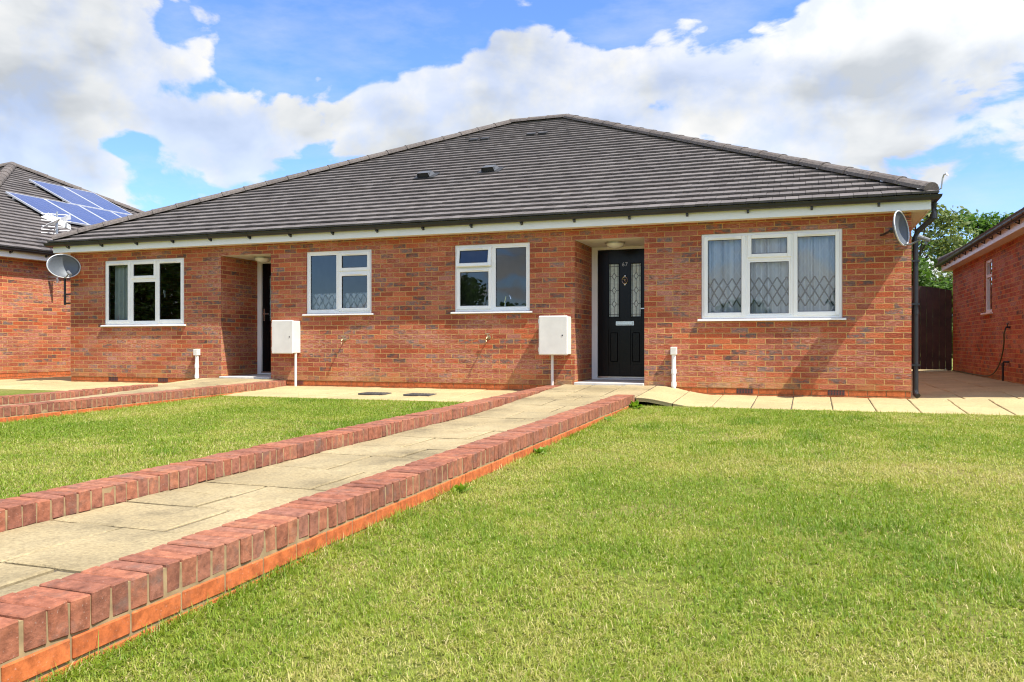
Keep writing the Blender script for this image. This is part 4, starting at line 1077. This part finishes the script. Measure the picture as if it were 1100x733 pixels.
# ------------------------------------------------------------------ grass, blade by blade
def vnoise(x, y, s, seed):
    """smooth value noise on arrays"""
    r = np.random.default_rng(seed); T = r.random((256, 256))
    u, v = x * s + 100, y * s + 100; i, j = np.floor(u).astype(int), np.floor(v).astype(int); fu, fv = u - i, v - j
    fu = fu * fu * (3 - 2 * fu); fv = fv * fv * (3 - 2 * fv); g = lambda a, b: T[a % 256, b % 256]
    return (g(i, j) * (1 - fu) + g(i + 1, j) * fu) * (1 - fv) + (g(i, j + 1) * (1 - fu) + g(i + 1, j + 1) * fu) * fv
def grass(name, zones):
    X = []; Y = []; W = []
    for x0, x1, y0, y1, dens, wd in zones:
        n_ = int((x1 - x0) * (y1 - y0) * dens); X.append(RNG.uniform(x0, x1, n_)); Y.append(RNG.uniform(y0, y1, n_)); W.append(np.full(n_, wd))
    X = np.concatenate(X); Y = np.concatenate(Y); W = np.concatenate(W)
    # clumps: pull blades towards tuft centres
    ang = vnoise(X, Y, 22, 5) * 2 * np.pi; X = X + .012 * np.cos(ang * 3); Y = Y + .012 * np.sin(ang * 3)
    worn = vnoise(X, Y, 1.9, 21) * .6 + vnoise(X, Y, 6.5, 22) * .4
    keep = ~((worn > .70) & (RNG.random(len(X)) < .55)); X, Y, W = X[keep], Y[keep], W[keep]
    n_ = len(X)
    Z = np.where(Y > 10, -.075, -.065 - .0225 * (10 - np.maximum(Y, -8))) - .004
    broad = .5 * vnoise(X, Y, .8, 1) + .3 * vnoise(X, Y, 2.3, 2) + .2 * vnoise(X, Y, 7, 3)
    fine = vnoise(X, Y, 16, 4)
    dry = np.clip((broad - .36) * 2.2 + (fine - .5) * .5, 0, 1)
    lush = np.clip((vnoise(X, Y, 1.4, 9) - .66) * 5, 0, 1)
    tint = .20 + .42 * dry - .14 * lush + RNG.normal(0, .10, n_)
    straw = RNG.random(n_) < (.08 + .26 * dry)
    tint = np.where(straw, RNG.uniform(.7, 1.0, n_), tint); tint = np.clip(tint, 0, 1)
    edge = np.minimum(np.abs(X + 2.03), np.minimum(np.abs(X + 3.6), np.abs(X + 8.1)))
    h = .0195 * (.55 + .9 * RNG.random(n_)) * (1 + .6 * lush) * (.8 + .5 * vnoise(X, Y, 5, 8)) * np.where(edge < .07, 1.5, 1)
    h = np.where(RNG.random(n_) < .012, h * 1.9, h)
    az = RNG.uniform(0, 2 * np.pi, n_) ; lean = np.abs(RNG.normal(1.05, .42, n_)) * np.where(straw, 1.6, 1)
    lean = np.clip(lean, 0, 1.45)
    dx, dy = np.cos(az), np.sin(az); px_, py_ = -dy, dx
    w = W * (.7 + .6 * RNG.random(n_)) / 2
    L1 = h * .55; L2 = h * .75
    mx = X + dx * np.sin(lean * .6) * L1; my = Y + dy * np.sin(lean * .6) * L1; mz = Z + np.cos(lean * .6) * L1
    l2 = np.clip(lean * 1.35, 0, 1.75)
    tx = mx + dx * np.sin(l2) * L2; ty = my + dy * np.sin(l2) * L2; tz = mz + np.cos(l2) * L2
    co = np.empty((n_, 5, 3), np.float32)
    co[:, 0] = np.stack([X - px_ * w, Y - py_ * w, Z], 1); co[:, 1] = np.stack([X + px_ * w, Y + py_ * w, Z], 1)
    co[:, 2] = np.stack([mx + px_ * w * .85, my + py_ * w * .85, mz], 1); co[:, 3] = np.stack([mx - px_ * w * .85, my - py_ * w * .85, mz], 1); co[:, 4] = np.stack([tx, ty, tz], 1)
    me = bpy.data.meshes.new(name); me.vertices.add(n_ * 5); me.vertices.foreach_set('co', co.ravel())
    base = (np.arange(n_) * 5)[:, None]
    loops = np.concatenate([base + np.array([0, 1, 2, 3]), base + np.array([3, 2, 4])], 1).astype(np.int32).ravel()
    me.loops.add(len(loops)); me.loops.foreach_set('vertex_index', loops)
    me.polygons.add(n_ * 2); st = np.stack([np.arange(n_) * 7, np.arange(n_) * 7 + 4], 1).astype(np.int32).ravel(); me.polygons.foreach_set('loop_start', st)
    at = me.attributes.new('tint', 'FLOAT', 'POINT'); at.data.foreach_set('value', np.repeat(tint, 5).astype(np.float32))
    me.materials.append(M['grass']); me.update(calc_edges=True); me.validate()
    o = bpy.data.objects.new(name, me); C.objects.link(o); return o
tag(grass('grass', [(-2.02, 1.6, .9, 2.6, 26000, .0026), (-2.02, 2.2, 2.6, 4.2, 19000, .003), (-2.02, 3.2, 4.2, 6.5, 12000, .0036), (-2.02, 4.5, 6.5, 10.05, 8000, .0045)]),
    'short yellow-green turf on the right-hand lawn', 'grass', None, 'stuff')
tag(grass('grass', [(-8.09, -3.61, 1.5, 5, 9000, .0038), (-8.09, -3.61, 5, 9.84, 7500, .0045)]),
    'short yellow-green turf between the two low path walls', 'grass', None, 'stuff')

# ------------------------------------------------------------------ weeds at the foot of the near wall
def weed(x, y, r, n_, label):
    z = ground_z(x, y); mb = MB()
    for k in range(n_):
        a = random.uniform(0, 6.28); e = random.uniform(.2, 1.2); l_ = r * random.uniform(.5, 1.1); w_ = l_ * random.uniform(.16, .28)
        d = Vector((math.cos(a) * math.cos(e), math.sin(a) * math.cos(e), math.sin(e))); s = Vector((-math.sin(a), math.cos(a), 0))
        b0 = Vector((x + random.uniform(-.25, .25) * r, y + random.uniform(-.5, .5) * r, z)); m_ = b0 + d * l_ * .5; t_ = b0 + d * l_ - Vector((0, 0, l_ * .18))
        mb.add([b0 - s * w_ * .2, b0 + s * w_ * .2, m_ + s * w_, t_, m_ - s * w_], [(0, 1, 2, 4), (4, 2, 3)])
    tag(mb.build('weed', M['weedleaf']), label, 'weed', 'weeds at the foot of the near wall')
weed(-1.97, 9.75, .14, 60, 'clump of green weeds by the far end of the near wall')
weed(-1.96, 8.3, .09, 34, 'small green weed by the near wall, nearer than the one at its far end')
weed(-1.97, 6.1, .09, 36, 'small green weed against the orange base, halfway along the near wall')
weed(-1.97, 4.5, .09, 30, 'small green weed against the orange base, nearest the viewer')

# ------------------------------------------------------------------ trees
def tree(name, x, y, h, rad, n_leaf, lm, label, cat='tree', group=None, low=.25, ls=.07, zbase=None, seed=1, sx=1.0):
    rg = np.random.default_rng(seed); rr = random.Random(seed)
    z0 = ground_z(x, y) if zbase is None else zbase
    o = empty(name, (x, y, z0)); tag(o, label, cat, group)
    t = MB(); top = Vector((x, y, z0 + h * .62))
    pts = [Vector((x + .05 * rr.uniform(-1, 1) * k, y + .05 * rr.uniform(-1, 1) * k, z0 - .1 + h * .62 * k / 5)) for k in range(6)]
    t.tube(pts, [h * .022 * (1 - .13 * k) for k in range(6)], 9)
    cent = []
    for k in range(16):
        a = rr.uniform(0, 6.28); f_ = rr.uniform(low, .62); st = Vector((x, y, z0 + h * f_))
        rz = h * (low + (1 - low) * rr.uniform(.12, .97)); q = (rz / h - low) / (1 - low); rl = rad * math.sqrt(max(.06, 1 - (2 * q - .85) ** 2 * .75)) * rr.uniform(.35, .95)
        e = Vector((x + sx * rl * math.cos(a), y + rl * math.sin(a), z0 + rz)); mid_ = st.lerp(e, .5) + Vector((0, 0, h * .03))
        t.tube([st, mid_, e], [h * .010, h * .006, h * .002], 6); cent.append(e)
        for _ in range(2):
            e2 = e + Vector((rr.uniform(-1, 1), rr.uniform(-1, 1), rr.uniform(-.3, .8))) * rad * .33; t.tube([mid_, e, e2][1:], [h * .003, h * .001], 5); cent.append(e2)
    t.build('trunk', M['bark'], o)
    cen = np.array([tuple(c_) for c_ in cent]); ci = rg.integers(0, len(cen), n_leaf)
    g = rg.normal(0, 1, (n_leaf, 3)); g /= np.linalg.norm(g, axis=1)[:, None]; r_ = rg.random(n_leaf) ** .55
    csize = rad * (.22 + .22 * rg.random(len(cen)))
    P = cen[ci] + g * (r_ * csize[ci])[:, None] * np.array([1, 1, .75])
    nr = rg.normal(0, 1, (n_leaf, 3)) + np.array([0, 0, .8]); nr /= np.linalg.norm(nr, axis=1)[:, None]
    a_ = np.cross(nr, rg.normal(0, 1, (n_leaf, 3))); a_ /= np.linalg.norm(a_, axis=1)[:, None] + 1e-9; b_ = np.cross(nr, a_)
    s_ = ls * (.6 + .8 * rg.random(n_leaf))[:, None]
    co = np.empty((n_leaf, 4, 3), np.float32); co[:, 0] = P - a_ * s_; co[:, 1] = P + b_ * s_ * .5; co[:, 2] = P + a_ * s_; co[:, 3] = P - b_ * s_ * .5
    me = bpy.data.meshes.new('crown'); me.vertices.add(n_leaf * 4); me.vertices.foreach_set('co', (co - np.array([x, y, z0], np.float32)).ravel())
    me.loops.add(n_leaf * 4); me.loops.foreach_set('vertex_index', np.arange(n_leaf * 4, dtype=np.int32)); me.polygons.add(n_leaf); me.polygons.foreach_set('loop_start', (np.arange(n_leaf) * 4).astype(np.int32))
    me.materials.append(lm); me.update(calc_edges=True); me.validate()
    c = bpy.data.objects.new('crown', me); C.objects.link(c); c.parent = o
    return o
tree('garden_tree', 3.0, 27.5, 5.3, 1.6, 6000, M['leafC'], 'olive green tree behind the gate, its crown right of the downpipe', group='trees behind the bungalows', seed=4)
tree('garden_tree', 5.3, 30.5, 5.6, 1.4, 6500, M['leafB'], 'bright green tree showing above the right-hand eaves', group='trees behind the bungalows', seed=9, ls=.085)
tree('shrub', 2.9, 24.0, 2.9, 1.5, 16000, M['leafD'], 'dense green shrub directly behind the gate', 'shrub', seed=12, low=.08)

# across the road, mirrored in the panes
def far_trees():
    rg = np.random.default_rng(3); mb = MB()
    spots = [(-23.5, -30, 6.0, 2.2), (-20, -31, 3.6, 2.0), (-13, -30, 3.3, 1.6), (-29, -32, 2.3, 2), (-36, -33, 2.6, 1.2), (-45, -31, 8, 3), (-52, -30, 12, 5), (-9, -32, 2.4, 1.6), (-4, -31, 3.4, 2), (3, -31, 4.4, 2.2), (8, -30, 4.2, 2.4), (14, -32, 5, 3), (22, -32, 6, 3), (-62, -30, 10, 5), (-70, -26, 12, 6)]
    out = []
    for x, y, h, r in spots:
        n_ = 3500 if h < 7 else 14000; g = rg.normal(0, 1, (n_, 3)); g /= np.linalg.norm(g, axis=1)[:, None]; q = rg.random(n_) ** .4
        lump = 1 + .3 * np.sin(5 * np.arctan2(g[:, 1], g[:, 0]) + x) * np.cos(4 * g[:, 2] + y)
        out.append(np.array([x, y, -.25 + h * .52]) + g * (q * lump)[:, None] * np.array([r, r, h * .5]))
    # a low hedge and roofline
    n_ = 9000; out.append(np.stack([rg.uniform(-75, 30, n_), -34 + rg.normal(0, .4, n_), -.25 + 1.9 * rg.random(n_)], 1))
    P = np.concatenate(out); n_ = len(P)
    a_ = rg.normal(0, 1, (n_, 3)); a_ /= np.linalg.norm(a_, axis=1)[:, None]; b_ = np.cross(a_, rg.normal(0, 1, (n_, 3))); b_ /= np.linalg.norm(b_, axis=1)[:, None]
    s_ = .20; co = np.stack([P - a_ * s_, P + b_ * s_ * .6, P + a_ * s_, P - b_ * s_ * .6], 1).astype(np.float32)
    me = bpy.data.meshes.new('distant_trees'); me.vertices.add(n_ * 4); me.vertices.foreach_set('co', co.ravel()); me.loops.add(n_ * 4); me.loops.foreach_set('vertex_index', np.arange(n_ * 4, dtype=np.int32))
    me.polygons.add(n_); me.polygons.foreach_set('loop_start', (np.arange(n_) * 4).astype(np.int32)); me.materials.append(M['leafA']); me.update(calc_edges=True); me.validate()
    o = bpy.data.objects.new('distant_trees', me); C.objects.link(o); tag(o, 'row of dark trees mirrored in the window panes', 'trees', None, 'stuff')
far_trees()

# ------------------------------------------------------------------ camera
th = math.atan(320 / 882)
cam = bpy.data.cameras.new('camera'); co = bpy.data.objects.new('camera', cam); C.objects.link(co); S.camera = co
co.location = (0, 0, .70); co.rotation_euler = (R(90), 0, th)
cam.sensor_width = 36; cam.lens = 36 * 882 / 1100; cam.shift_y = 2.5 / 1100; cam.clip_end = 3000; cam.clip_start = .05

# ------------------------------------------------------------------ sun and sky
sv = Vector((2.9, -1.0, 4.8)).normalized()
sun = bpy.data.lights.new('sun', 'SUN'); sun.energy = 5.0; sun.angle = R(.5); sun.color = (1, .955, .88)
so = bpy.data.objects.new('sun', sun); C.objects.link(so); so.rotation_euler = (-sv).to_track_quat('-Z', 'Y').to_euler(); so.location = (20, -10, 30)
W = bpy.data.worlds.new('World'); S.world = W; W.use_nodes = True
nt = W.node_tree; nt.nodes.clear()
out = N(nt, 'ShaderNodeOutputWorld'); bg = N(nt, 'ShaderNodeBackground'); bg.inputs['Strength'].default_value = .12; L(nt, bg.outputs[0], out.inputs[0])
sky = N(nt, 'ShaderNodeTexSky', sky_type='NISHITA'); sky.sun_disc = False
sky.sun_elevation = math.asin(sv.z); sky.sun_rotation = math.atan2(sv.x, sv.y); sky.air_density = 1.0; sky.dust_density = .4; sky.ozone_density = 2.0
tc = N(nt, 'ShaderNodeTexCoord'); dirv = tc.outputs['Generated']
sx = N(nt, 'ShaderNodeSeparateXYZ'); L(nt, dirv, sx.inputs[0])
az = math_(nt, 'ARCTAN2', sx.outputs[0], sx.outputs[1])      # compass bearing, 0 along +Y
el = math_(nt, 'ARCSINE', sx.outputs[2])
def bearing(px, py):
    t = (px - 550) / 882; return -th + math.atan(t), math.atan((369 - py) / 882 / math.sqrt(1 + t * t))
def lump(a0, e0, ra, re, rot=0.0):
    """soft patch of sky centred on a bearing and height"""
    da = math_(nt, 'SUBTRACT', az, a0); de = math_(nt, 'SUBTRACT', el, e0); c, s = math.cos(rot), math.sin(rot)
    u = math_(nt, 'ADD', math_(nt, 'MULTIPLY', da, c / ra), math_(nt, 'MULTIPLY', de, s / ra))
    v = math_(nt, 'ADD', math_(nt, 'MULTIPLY', da, -s / re), math_(nt, 'MULTIPLY', de, c / re))
    r2 = math_(nt, 'ADD', math_(nt, 'MULTIPLY', u, u), math_(nt, 'MULTIPLY', v, v))
    return math_(nt, 'EXPONENT', math_(nt, 'MULTIPLY', r2, -1.0))
def cloud(dv, fine=True):
    st = N(nt, 'ShaderNodeVectorMath', operation='MULTIPLY'); L(nt, dv, st.inputs[0]); st.inputs[1].default_value = (1, 1, 1.7)
    wn = noise(nt, st.outputs[0], 3.0, 3, .5)
    wp = N(nt, 'ShaderNodeVectorMath', operation='MULTIPLY_ADD'); L(nt, wn.outputs['Color'], wp.inputs[0]); wp.inputs[1].default_value = (.16, .16, .16); L(nt, st.outputs[0], wp.inputs[2])
    f_ = noise(nt, wp.outputs[0], 5.2, 9 if fine else 5, .56).outputs['Fac']
    for sc_, wt in ((9.0, .20), (21.0, .11), (46.0, .05))[:3 if fine else 2]:     # billows
        vo = N(nt, 'ShaderNodeTexVoronoi', feature='F1'); vo.inputs['Scale'].default_value = sc_; L(nt, wp.outputs[0], vo.inputs['Vector'])
        f_ = math_(nt, 'ADD', f_, math_(nt, 'MULTIPLY', math_(nt, 'SUBTRACT', .42, vo.outputs['Distance']), wt))
    return f_
d0 = cloud(dirv)
shf = N(nt, 'ShaderNodeVectorMath', operation='ADD'); L(nt, dirv, shf.inputs[0]); shf.inputs[1].default_value = (.02, -.005, .06)
d1 = cloud(shf.outputs[0], False)
bias = None
for px, py, rx, ry, w, rot in [(330, 25, 120, 45, -.55, 0), (260, 70, 60, 28, -.42, .3), (410, 45, 70, 30, -.28, 0), (480, 20, 60, 30, -.30, 0), (700, 5, 200, 26, -.40, 0), (790, 22, 60, 18, -.20, 0), (142, 165, 24, 55, -.36, .3), (190, 30, 22, 30, -.20, 0), (90, 65, 105, 75, .42, 0), (228, 35, 20, 36, .36, -.4), (70, 165, 70, 26, .12, 0), (250, 150, 80, 42, .40, 0), (420, 130, 200, 52, .42, 0), (600, 75, 110, 45, .36, 0), (830, 75, 140, 50, .36, 0), (860, 130, 160, 40, .22, 0), (1020, 30, 110, 40, .40, 0), (1075, 118, 60, 14, -.14, .1), (1000, 165, 110, 45, .30, 0), (1090, 210, 90, 20, -.10, 0), (930, 100, 90, 40, .15, 0), (215, 180, 50, 26, .25, 0), (760, 110, 80, 30, .2, 0), (940, 10, 40, 14, -.15, 0)]:
    a0, e0 = bearing(px, py); g = math_(nt, 'MULTIPLY', lump(a0, e0, rx / 882, ry / 882, rot), w)
    bias = g if bias is None else math_(nt, 'ADD', bias, g)
dens = math_(nt, 'ADD', math_(nt, 'MULTIPLY_ADD', d0, 1.6, -.30), math_(nt, 'MULTIPLY', bias, .62))
cv = ramp(nt, [(.41, (0, 0, 0)), (.53, (1, 1, 1))]); cv.color_ramp.interpolation = 'EASE'; L(nt, dens, cv.inputs[0])
sh = math_(nt, 'MULTIPLY_ADD', math_(nt, 'SUBTRACT', d0, d1), 2.0, .60)
thin = math_(nt, 'MULTIPLY_ADD', math_(nt, 'SUBTRACT', dens, .60), -.9, sh)
big = noise(nt, dirv, 4.0, 3, .5); thin = math_(nt, 'ADD', thin, math_(nt, 'MULTIPLY', math_(nt, 'SUBTRACT', big.outputs['Fac'], .5), 1.1))
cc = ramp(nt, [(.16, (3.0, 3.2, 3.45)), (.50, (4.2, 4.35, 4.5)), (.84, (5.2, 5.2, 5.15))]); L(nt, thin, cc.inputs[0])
# clouds on the sun's side, mostly out of view, brightened to raise fill light
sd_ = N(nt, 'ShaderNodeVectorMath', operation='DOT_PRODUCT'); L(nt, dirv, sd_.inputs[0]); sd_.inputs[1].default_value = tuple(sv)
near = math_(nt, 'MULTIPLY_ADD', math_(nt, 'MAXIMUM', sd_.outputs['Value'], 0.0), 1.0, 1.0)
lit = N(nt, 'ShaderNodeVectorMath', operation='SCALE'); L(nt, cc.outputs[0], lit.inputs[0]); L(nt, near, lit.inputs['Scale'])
blue = mix(nt, 1.0, sky.outputs[0], (.80, 1.02, 1.42), 'MULTIPLY')
cst = N(nt, 'ShaderNodeVectorMath', operation='MULTIPLY'); L(nt, dirv, cst.inputs[0]); cst.inputs[1].default_value = (2.0, 2.6, 6.5)
cir = noise(nt, cst.outputs[0], 2.4, 8, .62); cirr = ramp(nt, [(.46, (0, 0, 0)), (.72, (1, 1, 1))]); L(nt, cir.outputs['Fac'], cirr.inputs[0])
gap = noise(nt, dirv, 9.0, 6, .6); gapr = ramp(nt, [(.40, (.72, .72, .72)), (.56, (1, 1, 1))]); L(nt, gap.outputs['Fac'], gapr.inputs[0])
cov = math_(nt, 'MULTIPLY', cv.outputs[0], gapr.outputs[0])
cov = math_(nt, 'MAXIMUM', cov, math_(nt, 'MULTIPLY', cirr.outputs[0], .28))
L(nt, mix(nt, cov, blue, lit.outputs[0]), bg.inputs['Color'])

# ------------------------------------------------------------------ picture
S.view_settings.view_transform = 'Standard'; S.view_settings.look = 'None'; S.view_settings.gamma = 1; S.view_settings.exposure = 0.66
S.view_settings.use_curve_mapping = False
S.cycles.max_bounces = 8; S.cycles.diffuse_bounces = 4; S.cycles.glossy_bounces = 4; S.cycles.transparent_max_bounces = 12; S.cycles.caustics_reflective = False; S.cycles.caustics_refractive = False
S.cycles.use_denoising = True
S.cycles.filter_width = 1.15
S.cycles.sample_clamp_indirect = 6
